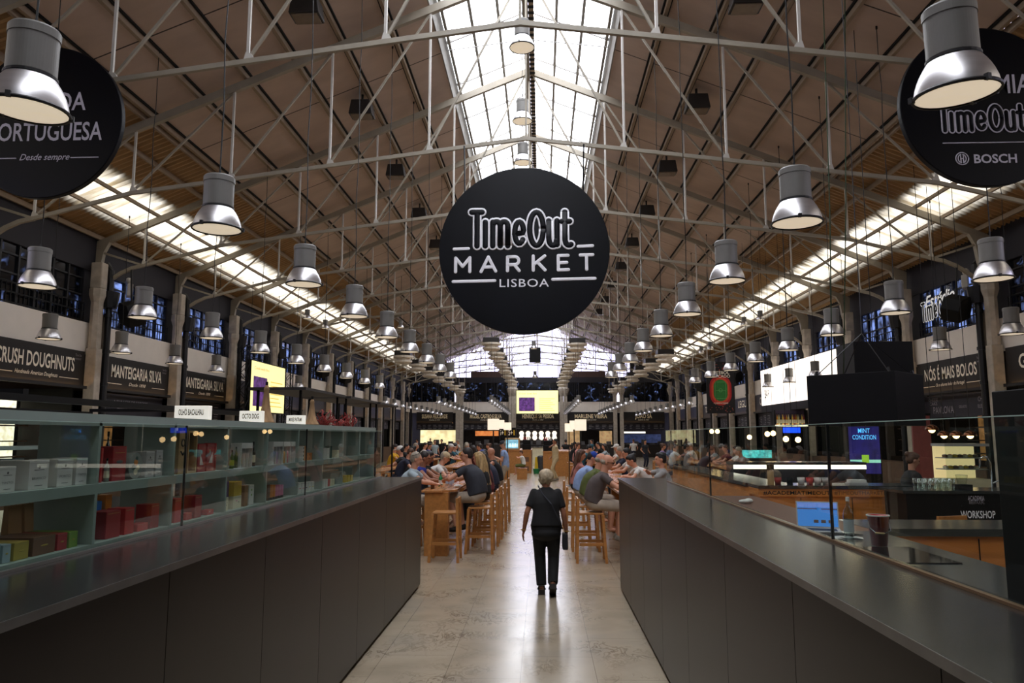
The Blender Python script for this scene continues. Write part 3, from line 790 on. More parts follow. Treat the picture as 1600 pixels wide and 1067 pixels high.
# ---------------------------------------------------------------- loudspeakers and emergency lights by the columns
p = None
for s, x, ks in ((-1, XL, (4, 8, 9, 10)), (1, XR, (4, 9, 11))):
    for i, k in enumerate(ks):
        if p is None:
            p = o = thing('loudspeaker', 'x', 'loudspeaker', group='loudspeakers on the columns')
            MB().prism([(-.26, 0), (.26, 0), (.32, .35), (.2, .62), (-.2, .62), (-.32, .35)], 'y', -.25, .25).build('cabinet', M_BLACK, o, bevel=.02)
            bk = MB().build('bracket', M_PIPE, o)
        else: o = dup(p)
        o.location = (x - s * .72, FRAMES[k + 1] + .25, 5.05); o.rotation_euler = (.35, s * -.35, s * .5)
        kb = [c for c in o.children if c.name.startswith('bracket')][0]; rm = o.rotation_euler.to_matrix().inverted()
        kb.data = MB().bar((0, 0, .5), rm @ Vector((0, -.25, tiez(NODES[4]) - .12 * (uu := max(0, (abs(x - s * .72 - XC) - NODES[4]) / 1.25)) - .58 * uu * uu - 5.05)), .05, .05).mesh('bracket'); kb.data.materials.append(M_PIPE)
        o['label'] = 'black loudspeaker on the %s wall by the %s column' % ('left' if s < 0 else 'right', ORD[k - 4])
for s, x in ((-1, XL), (1, XR)):
    t = thing('emergency_light', 'white twin spot emergency light on the %s wall' % ('left' if s < 0 else 'right'), 'emergency light', (x - s * .02, FRAMES[5] + (1.2 if s < 0 else .9), 6.2), rz=s * 1.0)
    MB().cbox(0, 0, -.2, .42, .16, .36).build('case', M_STEELW, t, bevel=.02)
    for q in (-.11, .11):
        MB().ell((q, -.04, .25), (.1, .09, .1)).build('lamp_head', M_STEELW, t, smooth=True)

# ---------------------------------------------------------------- round hanging signs
M_DISC = mat('navy black disc', (5, 6, 13), rough=.4, var=.3, scale=1.4, spec=.18)
M_DISCL = mat('pale grey vinyl lettering', (246, 246, 252), rough=.5, var=.03)
M_DISCG = mat('grey vinyl lettering', (188, 184, 196), rough=.5, var=.03)
def disc(name, lab, loc, r, rz=0):
    t = thing(name, lab, 'round sign', loc, rz)
    MB().prism([(r * math.cos(2 * PI * k / 96), r * math.sin(2 * PI * k / 96)) for k in range(96)], 'y', -.05, .05).build('board', M_DISC, t, bevel=.012)
    return t
def ribbon(lines, r, name, m, parent, loc, face='-y', depth=.006):
    """raised round-ended stroke lettering"""
    b = MB()
    for l in lines:
        P = [(p[0], p[1], 0) for p in l]
        Q = P if len(P) <= 5 else [P[0], P[-1]]
        if len(P) <= 5:
            for p, q in zip(P, P[1:]): b.tube(p, q, r, n=12, cap=False)
        else: b.path(P, r, n=12)
        for p in Q: b.ell(p, (r, r, r), n=12, m=6)
    b.v = [(v[0], v[1], v[2] / r * depth) for v in b.v]
    o = b.build(name, m, parent, smooth=True); o.matrix_local = Matrix.Translation(loc) @ FACING[face].to_4x4(); return o
def arc(cx, cy, rx, ry, a0, a1, n=12):
    return [(cx + rx * math.cos(math.radians(a0 + (a1 - a0) * i / n)), cy + ry * math.sin(math.radians(a0 + (a1 - a0) * i / n))) for i in range(n + 1)]
# the outlined words Time Out as fat round strokes: pale outside, dark core
TO = [[(.05, 1.0), (.34, 1.0)], [(.2, 1.0), (.2, .06)],
      [(.43, .72), (.43, .06)],
      [(.64, .72), (.64, .06)], arc(.745, .6, .105, .13, 160, 0) + [(.85, .06)], arc(.955, .6, .105, .13, 180, 0) + [(1.06, .06)],
      [(1.25, .38), (1.5, .42)] + arc(1.38, .42, .125, .3, 10, 320, 16),
      arc(1.86, .52, .19, .46, 0, 360, 28),
      [(2.2, .74), (2.2, .28)] + arc(2.315, .24, .11, .18, 180, 350) + [(2.43, .24)], [(2.43, .74), (2.43, .08)],
      [(2.65, .98), (2.65, .25)] + arc(2.76, .22, .11, .16, 180, 300), [(2.56, .72), (2.78, .72)]]
def timeout(parent, loc, wd, light, dark, face='-y', r=.085, rim=.035, ht=None):
    k = wd / 2.9; kz = (ht or wd * .36) / 1.05
    ls = [[((x - 1.43) * k, z * kz) for x, z in l] for l in TO]
    ribbon(ls, (r + rim) * k, 'outlined_lettering', light, parent, Vector(loc), face)
    ribbon(ls, r * k * .92, 'lettering_core', dark, parent, Vector(loc), face, depth=.013)
t = disc('round_sign', 'big round navy sign reading Time Out Market Lisboa', (-.345, 15.3, 5.80), 1.78)
for s in (-1, 1): MB().tube((s * 1.25, 0, 1.22), (s * 1.28, .1, tiez(1.3) - 5.8), .018, n=5).build('hanging_chain', M_PIPE, t)
K = 3.56 / 1015.0                               # metres per photo-crop pixel on this disc
def dp(px, py): return ((px - 605) * K, -(py - 551) * K)
x0, z0 = dp(588, 540)
timeout(t, (x0, -.06, z0), 620 * K, M_DISCL, M_DISC, r=.092, rim=.033, ht=232 * K)
def seg(x0, y0, x1, y1): return [dp(x0, y0), dp(x1, y1)]
ribbon([seg(188, 543, 274, 541), seg(926, 534, 1012, 531), seg(184, 741, 432, 737), seg(774, 732, 1024, 728)], .032, 'rules', M_DISCL, t, (0, -.056, 0))
mk = [seg(198, 682, 198, 598), [dp(198, 598), dp(240, 650), dp(283, 596)], seg(283, 596, 283, 682),
      [dp(350, 682), dp(393, 594), dp(437, 680)], seg(368, 655, 420, 654),
      seg(507, 678, 507, 594), [dp(507, 594)] + [dp(550 + 24 * math.sin(a), 617 - 24 * math.cos(a)) for a in [PI * i / 8 for i in range(9)]] + [dp(507, 642)], seg(548, 642, 576, 678),
      seg(660, 676, 660, 590), seg(728, 590, 662, 642), seg(684, 626, 730, 676),
      [dp(866, 588), dp(808, 589), dp(808, 676), dp(868, 674)], seg(808, 632, 858, 631),
      seg(938, 587, 1012, 585), seg(975, 586, 975, 674)]
for i, j in ((0, 3), (3, 5), (5, 8), (8, 11), (11, 13), (13, 15)): ribbon(mk[i:j], .034, 'market_letter', M_DISCL, t, (0, -.058, 0))
text('LISBOA', (dp(606, 0)[0], -.056, dp(0, 775)[1]), '-y', M_DISCL, t, h=.175, width=292 * K, off=.004, space=1.1)
# left disc
YD, ZD = 10.45, 6.606
t = disc('round_sign', 'round black sign with the words Portuguesa and Desde sempre, upper left', (-7.39, YD, ZD), 1.18)
for i, (tx, px, py, ht, wd) in enumerate([('A VIDA', 84, 158, .29, 1.0), ('PORTUGUESA', 72, 205, .29, 1.72)]):
    q = at(px, py, YD - .05); text(tx, (q.x + 7.39, -.056, q.z - ZD - ht / 2), '-y', M_DISCG, t, h=ht, width=wd, off=.012)
q = at(70, 245, YD - .05); text('Desde sempre', (q.x + 7.39, -.056, q.z - ZD - .05), '-y', M_DISCG, t, h=.1, width=.76, shear=.35, off=.004)
z = q.z - ZD - .02
ribbon([[(.03 + .42, z), (.03 + .83, z)], [(-.83 + .03, z), (-.42 + .03, z)]], .009, 'rules', M_DISCG, t, (0, -.056, 0))
MB().tube((.3, 0, 1.13), (.3, .45, .9), .015).build('hanging_rod', M_PIPE, t)
# right disc
t = disc('round_sign', 'round black sign with Time Out over a Bosch logo, upper right', (6.32, YD, ZD), 1.18)
q = at(1560, 130, YD - .05); text('ACADEMIA', (q.x - 6.32 - .30, -.056, q.z - ZD - .15), '-y', M_DISCG, t, h=.29, width=1.5, off=.012)
q = at(1536, 206, YD - .05); timeout(t, (q.x - 6.32, -.06, q.z - ZD), 1.25, M_DISCG, M_DISC, r=.08, rim=.03, ht=.40)
q = at(1540, 223, YD - .05); ribbon([[(-.62, q.z - ZD), (.75, q.z - ZD)]], .008, 'rule', M_DISCG, t, (0, -.056, 0))
q = at(1555, 248, YD - .05); text('BOSCH', (q.x - 6.32, -.056, q.z - ZD - .06), '-y', M_DISCG, t, h=.13, width=.59, off=.022)
q = at(1503, 248, YD - .05); cx, cz = q.x - 6.32, q.z - ZD
ribbon([arc(cx, cz, .088, .088, 0, 360, 28), arc(cx - .005, cz, .05, .062, 100, 260, 8), arc(cx + .005, cz, .05, .062, -80, 80, 8), [(cx - .018, cz - .06), (cx - .018, cz + .06)], [(cx + .018, cz - .06), (cx + .018, cz + .06)], [(cx - .018, cz), (cx + .018, cz)]], .008, 'bosch_emblem', M_DISCG, t, (0, -.056, 0))
MB().tube((-.35, 0, 1.1), (-.35, .45, .88), .015).build('hanging_rod', M_PIPE, t)

# green ropes by the right trusses
for i, (px, Y) in enumerate([(1318, 12.4), (1300, 12.2)]):
    a = at(px, 590, Y); q = at(px - (15 if i else -2), -40, Y)
    tag(MB().path([a, (a.x * .6 + q.x * .4 + .03, Y, a.z * .6 + q.z * .4), (q.x, Y, min(q.z, roofz(abs(q.x - XC)) + .1))], .010, n=6).build('rope', mat('green rope', (52, 70, 48), rough=.8), smooth=True), 'green rope hanging over the black hood, %s one' % ('thicker right-side', 'thinner left-side')[i], 'rope', 'green ropes over the hood')

# hanging loudspeaker on the axis, screens and banner
q = at(836, 555, 46)
t = thing('loudspeaker', 'black box loudspeaker hanging in front of the gable glazing', 'loudspeaker', q)
MB().cbox(0, 0, -.44, .7, .5, .9).build('cabinet', M_BLACK, t, bevel=.02)
MB().tube((0, 0, .45), (0, 0, 12.55 - q.z), .02).build('hanger', M_PIPE, t)
def screen_mat(name):
    return emis(name, (250, 240, 168), 1.0, var=.06, scale=1.5)
E_YEL = screen_mat('yellow screen'); E_PUR = mat('screen photo', (84, 46, 110), rough=.5, var=.75, scale=4.5, emit=.7, ergb=(84, 50, 120))
E_TXT = emis('screen text', (224, 190, 90), .8); E_REDT = emis('screen red text', (224, 70, 40), .8)
def screen(name, lab, loc, rz, w_, h_, depth=.12):
    t = thing(name, lab, 'screen', loc, rz)
    MB().box(-w_ / 2, w_ / 2, 0, depth, 0, h_).build('panel', E_YEL, t)
    MB().box(-w_ / 2 - .04, w_ / 2 + .04, .01, depth + .06, -.04, h_ + .04).build('frame', M_BLACK, t)
    MB().box(-w_ * .44, -w_ * .06, -.012, -.002, h_ * .1, h_ * .70).build('picture', E_PUR, t)
    text('Cook with fire', (-w_ * .22, -.012, h_ * .84), '-y', E_REDT, t, h=h_ * .06, width=w_ * .42)
    b = MB()
    if rz: 
        for zz in (h_ * .25, h_ * .8): b.bar((-w_ / 2 - .09, depth + .09, zz), (w_ / 2 + .78, depth + .09, zz), .05, .05)
    else: b.box(-.3, .3, depth, 2.6, h_ * .4, h_ * .5)
    b.build('bracket', M_BLACK, t)
    b = MB()
    for i in range(7): b.box(w_ * .05, w_ * (.42 - .05 * (i % 3)), -.012, -.002, h_ * (.12 + .085 * i), h_ * (.12 + .085 * i) + h_ * .02)
    b.build('text_lines', E_TXT, t)
    return t
a = at(807, 646, 67.5); c = at(872, 610, 67.5)
screen('screen', 'yellow video screen on the far wall above the Henrique Sá Pessoa sign', ((a.x + c.x) / 2, 67.5, a.z), 0, c.x - a.x, c.z - a.z)
t = screen('screen', 'yellow video screen turned to the hall on the left', (-10.8, 29.3, 2.88), PI / 2, 3.65, 1.88)
for i, yy in enumerate((27.2, 32.1)):
    t = thing('lattice_tower', 'black lattice stand at the %s edge of the left yellow screen' % ('near', 'far')[i], 'lattice tower', (-11.0, yy, 0), group='stands of the left screen')
    b = MB()
    for sx in (-.16, .16):
        for sy in (-.16, .16): b.tube((sx, sy, 0), (sx, sy, 5.3), .025, n=6)
    b.build('chords', M_BLACK, t); b = MB()
    for k in range(16):
        z = k * .33
        for sx in (-.16, .16): b.tube((sx, -.16 if k % 2 else .16, z), (sx, .16 if k % 2 else -.16, z + .33), .012, n=5)
        for sy in (-.16, .16): b.tube((-.16 if k % 2 else .16, sy, z), (.16 if k % 2 else -.16, sy, z + .33), .012, n=5)
    b.build('lacing', M_BLACK, t)
# football banner
a = at(1105, 646, 33); c = at(1146, 566, 33); w_, h_ = c.x - a.x, c.z - a.z
t = thing('hanging_banner', 'black banner with a red and green football pitch, right side', 'banner', ((a.x + c.x) / 2, 33, a.z))
MB().box(-w_ / 2, w_ / 2, -.015, .015, 0, h_).build('cloth', mat('black banner cloth', (20, 18, 22), rough=.8), t)
def capsule(hx, hz, n=16): return arc(0, hz - hx, hx, hx, 0, 180, n) + arc(0, -hz + hx, hx, hx, 180, 360, n)
for nm, m, hx, hz, y in (('red_ring', M_RED, .47, .66, -.02), ('orange_ring', mat('orange red print', (206, 74, 44)), .38, .56, -.024), ('pitch', mat('pitch green print', (40, 120, 50)), .30, .47, -.028)):
    o = MB().prism(capsule(hx, hz), 'y', y, y + .003).build(nm, m, t); o.location = (0, 0, h_ * .45)
W = M_LET
ribbon([[(-.22, -.36), (.22, -.36), (.22, .36), (-.22, .36), (-.22, -.36)], [(-.22, 0), (.22, 0)], arc(0, 0, .07, .07, 0, 360, 14)], .006, 'pitch_lines', mat('pitch line print', (120, 190, 110)), t, (0, -.034, h_ * .45))
text('FUTEBOL', (0, -.03, h_ * .77), '-y', W, t, h=.13, width=.8, off=.012); text('MERCADO', (0, -.03, h_ * .70), '-y', W, t, h=.13, width=.86, off=.012)
text('11 JUNHO A 13 JULHO', (0, -.034, h_ * .185), '-y', W, t, h=.07, width=.62, off=.01)
b = MB(); rnd = random.Random(3)
for k in range(46):
    xx = rnd.uniform(-.5, .5); zz = rnd.choice((rnd.uniform(.06, .3), rnd.uniform(h_ - .5, h_ - .05))); b.box(xx, xx + .03, -.02, -.016, zz, zz + .02)
b.build('confetti_print', mat('confetti print', (200, 90, 70)), t)
MB().tube((-w_ / 2, 0, h_), (w_ / 2, 0, h_), .02).build('rod', M_PIPE, t)
b = MB()
for q in (-.4, .4): b.tube((q, 0, h_), (q, 0, roofz(t.location.x - XC) + .2 - t.location.z), .006, n=4)
b.build('hanging_wire', M_PIPE, t)
# script sign in the right gallery window
t = thing('script_sign', 'white script sign Estúdio Time Out in the right gallery window', 'sign', (XR + .16, 22.75, 5.05))
E_SCRIPT = emis('added glow script letters', (226, 224, 222), .5)  # glow added to brighten the white letters
text('Estúdio', (0, -.1, .85), '-x', E_SCRIPT, t, h=.36, width=1.7, shear=.4, off=.02)
timeout(t, (-.01, .1, .42), 1.75, E_SCRIPT, M_BLACK, face='-x', r=.07, rim=.03, ht=.6)
MB().box(-.02, .02, -.9, .9, .0, .05).build('base_rail', M_BLACK, t)
# ---------------------------------------------------------------- left counter with its glass fronted shelf
M_BRONZE = mat('dark bronze steel sheet', (25, 19, 17), rough=.34, metal=.15, var=.2, spec=.42, scale=1.1, stretch=(1, 4, .25))
M_ZINC = mat('dull zinc counter top', (66, 66, 66), rough=.2, metal=.75, var=.12, scale=2.2)
M_EDGE = mat('bright steel edge', (150, 150, 150), rough=.3, metal=.9)
M_SHELF = mat('grey green lacquer', (140, 154, 147), rough=.45, var=.05)
M_GLASS = glass('screen glass', (240, 245, 242), .36, dirt=.012)
M_GLASSJ = mat('dark glass joint', (18, 22, 22), rough=.3)
CZ = 1.41
def counter(name, lab, xf, xb, ya, ye, s, step=1.13):
    """service counter; xf is the corridor face, xb the back, s the side the body lies on"""
    t = thing(name, lab, 'counter', ((xf + xb) / 2, (ya + ye) / 2, 0))
    ox, oy = (xf + xb) / 2, (ya + ye) / 2
    def bx(b, a, c, y0, y1, z0, z1): a, c = sorted((a, c)); return b.box(a - ox, c - ox, y0 - oy, y1 - oy, z0, z1)
    b = MB(); bx(b, xf + s * .02, xb, ya, ye - .02, .04, CZ - .03); b.build('body', M_BLACK, t)
    b = MB(); bx(b, xf - s * .012, xb, ya, ye, CZ - .03, CZ); b.build('counter_top', M_ZINC, t)
    b = MB(); bx(b, xf - s * .016, xf - s * .012, ya, ye, CZ - .03, CZ + .001); b.build('edge_highlight', M_EDGE, t)  # brighter strip stands in for the thin highlight along the edge
    b = MB(); bx(b, xf + s * .03, xb, ya, ye - .04, 0, .04); b.build('plinth', M_BLACK, t)
    y = ye
    while y > ya + .1:
        y2 = max(ya, y - step)
        b = MB(); bx(b, xf, xf + s * .02, y2 + .003, y - .003, .035, CZ - .03); b.build('front_panel', M_BRONZE, t)
        y = y2
    b = MB(); bx(b, xf, xb, ye - .02, ye, .035, CZ - .03); b.build('end_panel', M_BRONZE, t)
    return t
counter('service_counter', 'long dark bronze counter on the left of the aisle', -1.59, -2.46, -1.2, 10.02, -1)
# shelf
t = thing('display_shelf', 'grey green two tier display shelf behind glass on the left counter', 'shelf', (-2.3, 5.2, CZ))
o0 = Vector((2.3, -5.2, -CZ))
def lbox(x0, x1, y0, y1, z0, z1): return MB().box(x0 + 2.3, x1 + 2.3, y0 - 5.2, y1 - 5.2, z0 - CZ, z1 - CZ)
lbox(-2.45, -2.15, .5, 9.72, 2.02, 2.055).build('top_board', M_SHELF, t)
lbox(-2.45, -2.15, .5, 9.72, CZ + .001, 1.435).build('bottom_board', M_SHELF, t)
DIV = [3.6 + .755 * k for k in range(-4, 9)]
for a, c in zip(DIV, DIV[1:]):
    lbox(-2.45, -2.15, a + .011, c - .011, 1.69, 1.72).build('shelf_board', M_SHELF, t)
E_LED = emis('shelf led strip', (255, 244, 224), 3.0)
lbox(-2.165, -2.15, .5, 9.72, 1.998, 2.02).build('front_lip', M_SHELF, t)
for a, c in zip(DIV, DIV[1:]): lbox(-2.16, -2.15, a + .011, c - .011, 1.672, 1.69).build('front_lip', M_SHELF, t)
for a, c in zip(DIV, DIV[1:]):
    for z in (2.016, 1.686): lbox(-2.178, -2.168, a + .1, c - .1, z, z + .004).build('led_strip', E_LED, t)
for y in DIV: lbox(-2.45, -2.15, y - .011, y + .011, 1.435, 2.02).build('divider', M_SHELF, t)
g = thing('glass_screen', 'clear glass screen standing along the left counter in front of the shelf', 'glass screen', (-2.12, 5.2, CZ + .0015))
seams = [-1.0, 2.3, 4.43, 6.75, 9.95]
for a, c in zip(seams, seams[1:]): MB().box(-.005, .005, a + .004 - 5.2, c - .004 - 5.2, 0, .60).build('pane', M_GLASS, g)
for y in seams[2:4]: MB().box(-.006, .006, y - .004 - 5.2, y + .004 - 5.2, 0, .6).build('joint', M_GLASSJ, g)
MB().box(-.012, .012, -6.2, 4.75, -.001, .012).build('rail', M_EDGE, g)
M_GEDGE = mat('polished glass edge', (170, 196, 186), rough=.25)
MB().box(-.005, .005, -6.2, 4.75, .60, .604).build('polished_edge', M_GEDGE, g)

PX = -2.185
def span(p0, p1, x=PX): return atx(p0, 700, x).y, atx(p1, 700, x).y
def P(name, rgb, rough=.55, var=.06, **k): return mat(name, rgb, rough=rough, var=var, **k)
M_CARD = P('white carton', (214, 212, 206)); M_REDB = P('deep red carton', (158, 22, 34), .4); M_REDB2 = P('bright red carton', (196, 40, 44), .4)
M_KRAFT = P('kraft paper', (150, 112, 72), .8); M_INK = P('grey print', (96, 94, 96)); M_GOLD = P('gold foil', (176, 132, 60), .35)
M_CREAM = P('cream card', (216, 208, 176)); M_WOODL = P('pale pine', (180, 146, 96), .6, .2, scale=5, stretch=(1, 1, .2)) if False else mat('pale pine', (176, 142, 96), rough=.6, var=.15, scale=5)
M_ORANGE = P('orange tin', (206, 122, 30), .4); M_YELLOW = P('yellow card', (206, 172, 22)); M_PURPLE = P('purple card', (78, 20, 92)); M_GREENB = P('leaf green card', (112, 150, 52))
M_CYAN = P('pale blue card', (150, 172, 178)); M_OCHRE = P('ochre card', (168, 150, 60)); M_BROWN = P('brown card', (104, 72, 50)); M_PINK = P('pink card', (206, 120, 150))
M_BOTG = mat('dark bottle glass', (16, 22, 14), rough=.1, spec=.7); M_BOTY = mat('green oil bottle', (72, 92, 20), rough=.1, spec=.7); M_SILV = P('silver carton', (176, 174, 172), .4)
def carton(tier, p0, p1, top, depth, m, label, grp=None, prints=(), px=PX, name='carton', z0=None):
    """gift carton standing on a tier of the shelf; prints: (kind, y fraction, z fraction, width fraction, material, text)"""
    y0, y1 = span(p0, p1, px); z0 = z0 or (1.7202, 1.4352)[tier]; z1 = atx((p0 + p1) / 2, top, px).z; h = z1 - z0
    y0 += .003; y1 -= .003
    t = thing(name, label, 'box', (px, (y0 + y1) / 2, z0), group=grp); w_ = (y1 - y0) / 2
    MB().box(-depth, 0, -w_, w_, 0, h).build('carton_body', m, t, bevel=.002)
    MB().box(-depth + .002, .0008, -w_ + .001, w_ - .001, h * .9, h * .905).build('lid_seam', M_INK, t)
    for kind, fy, fz, fw, pm, tx in prints:
        yy = -w_ + 2 * w_ * fy; zz = h * fz
        if kind == 'text': text(tx, (.0012, yy, zz), '+x', pm, t, h=h * .09, width=2 * w_ * fw, name='printed_word')
        elif kind == 'band': MB().box(0, .001, yy - w_ * fw, yy + w_ * fw, zz, zz + h * .02).build('printed_rule', pm, t)
        elif kind == 'crest':
            MB().ell((.0005, yy, zz), (.0015, w_ * fw, h * .05), n=8, m=5).build('printed_crest', pm, t)
        elif kind == 'tri':
            b = MB(); a = w_ * fw; b.prism([(yy - a, zz), (yy + a, zz), (yy + a * (.9 if tx else -.9), zz + h * .4)], 'x', 0, .001); b.build('printed_triangle', pm, t)
    return t
WB = lambda tx: (('crest', .5, .76, .13, M_INK, ''), ('band', .5, .66, .5, M_INK, ''), ('text', .5, .34, .7, M_INK, tx), ('band', .5, .12, .4, M_INK, ''))
carton(0, 2, 29, 729, .11, M_CARD, 'white carton reading Tinto at the left edge of the upper tier', 'white wine cartons', WB('TINTO'))
carton(0, 48, 80, 719, .16, M_CARD, 'largest white carton, reading Branco, on the upper tier', 'white wine cartons', WB('BRANCO'))
carton(0, 92, 117, 717, .14, M_CARD, 'white carton reading Vinho do Porto beside the Branco carton', 'white wine cartons', WB('PORTO'))
carton(0, 121, 139.5, 715, .12, M_CARD, 'white carton reading Tinto against the first upright', 'white wine cartons', WB('TINTO'))
carton(0, 177, 199, 697, .09, M_REDB, 'tall red carton with a dark oval on the upper tier', None, (('crest', .5, .55, .5, M_INK, ''), ('band', .5, .8, .7, M_GOLD, '')))
carton(0, 159, 163, 700, .08, M_REDB2, 'narrow red carton just past the first upright')
carton(0, 229, 243, 705, .08, M_SILV, 'silver white slim carton beside the round tin', 'silver slim cartons', WB('PORTO'))
carton(0, 245, 256, 703, .08, M_SILV, 'silver white slim carton second beside the round tin', 'silver slim cartons', WB('PORTO'))
carton(0, 310, 322, 694, .08, M_REDB, 'red carton with a white triangle pointing left', 'red triangle cartons', (('tri', .5, .25, .5, M_CARD, ''),))
carton(0, 324, 336, 693, .08, M_REDB, 'red carton with a white triangle and flame print', 'red triangle cartons', (('tri', .5, .3, .5, M_CARD, 1), ('crest', .35, .75, .2, M_GOLD, '')))
carton(0, 336.5, 339, 692, .08, M_REDB, 'red carton with a white stripe at the end of the three', 'red triangle cartons', (('band', .5, .5, .4, M_CARD, ''),))
# round tin
y0, y1 = span(202, 225); z1 = atx(212, 707, PX).z; r = (z1 - 1.7202) / 2
t = thing('round_tin', 'round decorated tin standing on edge on the upper tier', 'tin', (PX, (y0 + y1) / 2, 1.7202))
o = MB().lathe([(r, -.06), (r, 0)], n=28).build('tin_body', P('grey painted tin', (120, 128, 124), .4), t); o.rotation_euler = (0, PI / 2, 0); o.location = (0, 0, r)
for i, (a, zz, rr, m) in enumerate(((0, .25, .3, M_ORANGE), (-.3, -.1, .28, P('leaf print', (52, 84, 80))), (.3, -.15, .25, M_CREAM), (0, -.45, .3, M_CREAM), (.1, .55, .2, P('leaf print', (52, 84, 80))))):
    MB().ell((.001, a * r, r + zz * r), (.0015, rr * r, rr * r * .8), n=10, m=5).build('painted_flower', m, t)
# wooden case and frame box
y0, y1 = span(279.5, 291.5); z1 = atx(285, 673, PX).z
t = thing('wine_case', 'plain wooden wine case with a black diamond mark', 'box', (PX, (y0 + y1) / 2, 1.7202)); w_ = (y1 - y0) / 2 - .002; h = z1 - 1.7202
MB().box(-.1, 0, -w_, w_, 0, h).build('case_body', M_WOODL, t, bevel=.002)
ribbon([arc(0, h * .72, w_ * .45, w_ * .45, 0, 360, 12), [(-w_ * .5, h * .52), (0, h * .44), (w_ * .5, h * .52)]], .0035, 'printed_mark', M_BLACK, t, (.001, 0, 0), '+x')
y0, y1 = span(294, 308.5); z1 = atx(300, 673, PX).z
t = thing('wine_case', 'open fronted wooden wine case with a dark interior', 'box', (PX, (y0 + y1) / 2, 1.7202)); w_ = (y1 - y0) / 2 - .002; h = z1 - 1.7202
MB().box(-.1, -.07, -w_, w_, 0, h).build('case_back', P('dark stained pine', (70, 50, 36)), t)
for a, c, e, f in ((-w_, -w_ + .012, 0, h), (w_ - .012, w_, 0, h), (-w_ + .012, w_ - .012, 0, .012), (-w_ + .012, w_ - .012, h - .012, h)):
    MB().box(-.07, 0, a, c, e, f).build('case_side', M_WOODL, t)
BP = [(.0, 0), (1, 0), (1, .58), (.86, .66), (.36, .78), (.3, .84), (.3, .96), (.36, .965), (.36, 1), (0, 1)]
def bottle(loc, r, h, m, label, grp=None, lm=None, cap=None, name='bottle'):
    t = thing(name, label, 'bottle', loc, group=grp)
    MB().lathe([(a * r, z * h) for a, z in BP[1:7]], n=14).build('glass_body', m, t, smooth=True)
    MB().lathe([(.38 * r, .9 * h), (.38 * r, h)], n=10).build('cap', cap or M_BLACK, t)
    if lm: MB().lathe([(1.02 * r, .16 * h), (1.02 * r, .46 * h)], n=14, cap=False).build('paper_label', lm, t)
    return t
def sbottle(tier, px, wpx, top, m, label, grp=None, lm=None, x=-2.26, cap=None):
    q = atx(px, top, x); r = wpx / 2 * q.y / F; z0 = (1.7202, 1.4352)[tier]
    return bottle((x, q.y, z0), r, q.z - z0, m, label, grp, lm, cap)
sbottle(0, 170, 9, 674, M_BOTG, 'tall black bottle behind the red carton', None, M_CARD, x=-2.33)
sbottle(0, 168, 8, 716, mat('clear bottle glass', (150, 150, 140), rough=.1), 'small clear bottle at the left of the red carton', None, M_CREAM, x=-2.2)
sbottle(0, 363, 7, 703, M_BOTY, 'small green oil bottle with a lime label', 'oil bottles of the third bay', P('lime label', (168, 180, 30)), x=-2.2)
sbottle(0, 369.5, 6, 698, M_BOTY, 'small plain green oil bottle beside the lime label', 'oil bottles of the third bay', x=-2.2)
for i, px in enumerate((377, 382.5, 388)):
    sbottle(0, px, 4.0, 697, M_BOTY, 'slim oil bottle in the white carrier, %s of three' % ORD[i], 'oil bottles in the white carrier', P('gold label', (170, 150, 80)), x=-2.19)
sbottle(0, 396.5, 7, 690, M_BOTG, 'small dark port bottle beside the big one', None, M_CREAM, x=-2.2)
sbottle(0, 406, 14, 674, M_BOTG, 'biggest dark port bottle with a gold seal', None, M_GOLD, x=-2.24, cap=M_CREAM)
def carrier(p0, p1, top, n, cols, label):
    y0, y1 = span(p0, p1); z1 = atx((p0 + p1) / 2, top, PX).z; h = z1 - 1.7202; w_ = (y1 - y0) / 2
    t = thing('bottle_carrier', label, 'carton', (PX + .012, (y0 + y1) / 2, 1.7202), group='white bottle carriers')
    MB().box(-.075, .006, -w_, w_, h * .78, h).build('top_panel', M_CARD, t)
    MB().box(-.08, -.072, -w_, w_, 0, h * .78).build('rear_panel', M_CARD, t)
    for i in range(n + 1):
        y = -w_ + 2 * w_ * i / n
        MB().box(-.072, .006, y - .002, y + .002, 0, h * .78).build('rib_panel', M_CARD, t)
    if cols:
        for i, c in enumerate(cols):
            y = -w_ + 2 * w_ * (i + .5) / n
            b = MB(); b.lathe([(w_ / n * .8, .002), (w_ / n * .8, h * .52), (w_ / n * .35, h * .62), (w_ / n * .35, h * .74)], c=(-.03, y, 0), n=10); b.build('mini_bottle', c, t, smooth=True)
    return t
carrier(374.2, 391, 692, 3, None, 'white carton carrier holding three slim oil bottles')
CL = [P('lilac bottle', (150, 110, 160)), P('rose bottle', (196, 110, 120)), P('amber bottle', (206, 150, 50)), P('pink bottle', (204, 120, 150)), P('clear gin bottle', (150, 160, 160))]
carrier(424, 439, 690, 3, [CL[4], CL[0], CL[4]], 'white carrier with clear and lilac mini bottles, first past the fourth upright')
carrier(440, 450.5, 690, 2, [CL[2], CL[1]], 'white carrier with amber and rose mini bottles')
carrier(451.5, 458.5, 690, 2, [CL[3], CL[1]], 'white carrier with two pink mini bottles')
for i in range(4):                                     # little stacked packs
    y0, y1 = span(471.5, 477.5); z0 = 1.7202 + .034 * i
    t = thing('small_pack', 'small white pack with a black dot, %s of its stack' % ('bottom', 'second', 'third', 'topmost')[i], 'box', (PX, (y0 + y1) / 2, z0), group='stacked dotted packs')
    MB().box(-.06, 0, -.022, .022, 0, .033).build('carton_body', M_CARD, t); MB().ell((.0005, 0, .016), (.0012, .011, .010), n=10, m=5).build('printed_dot', M_BLACK, t)
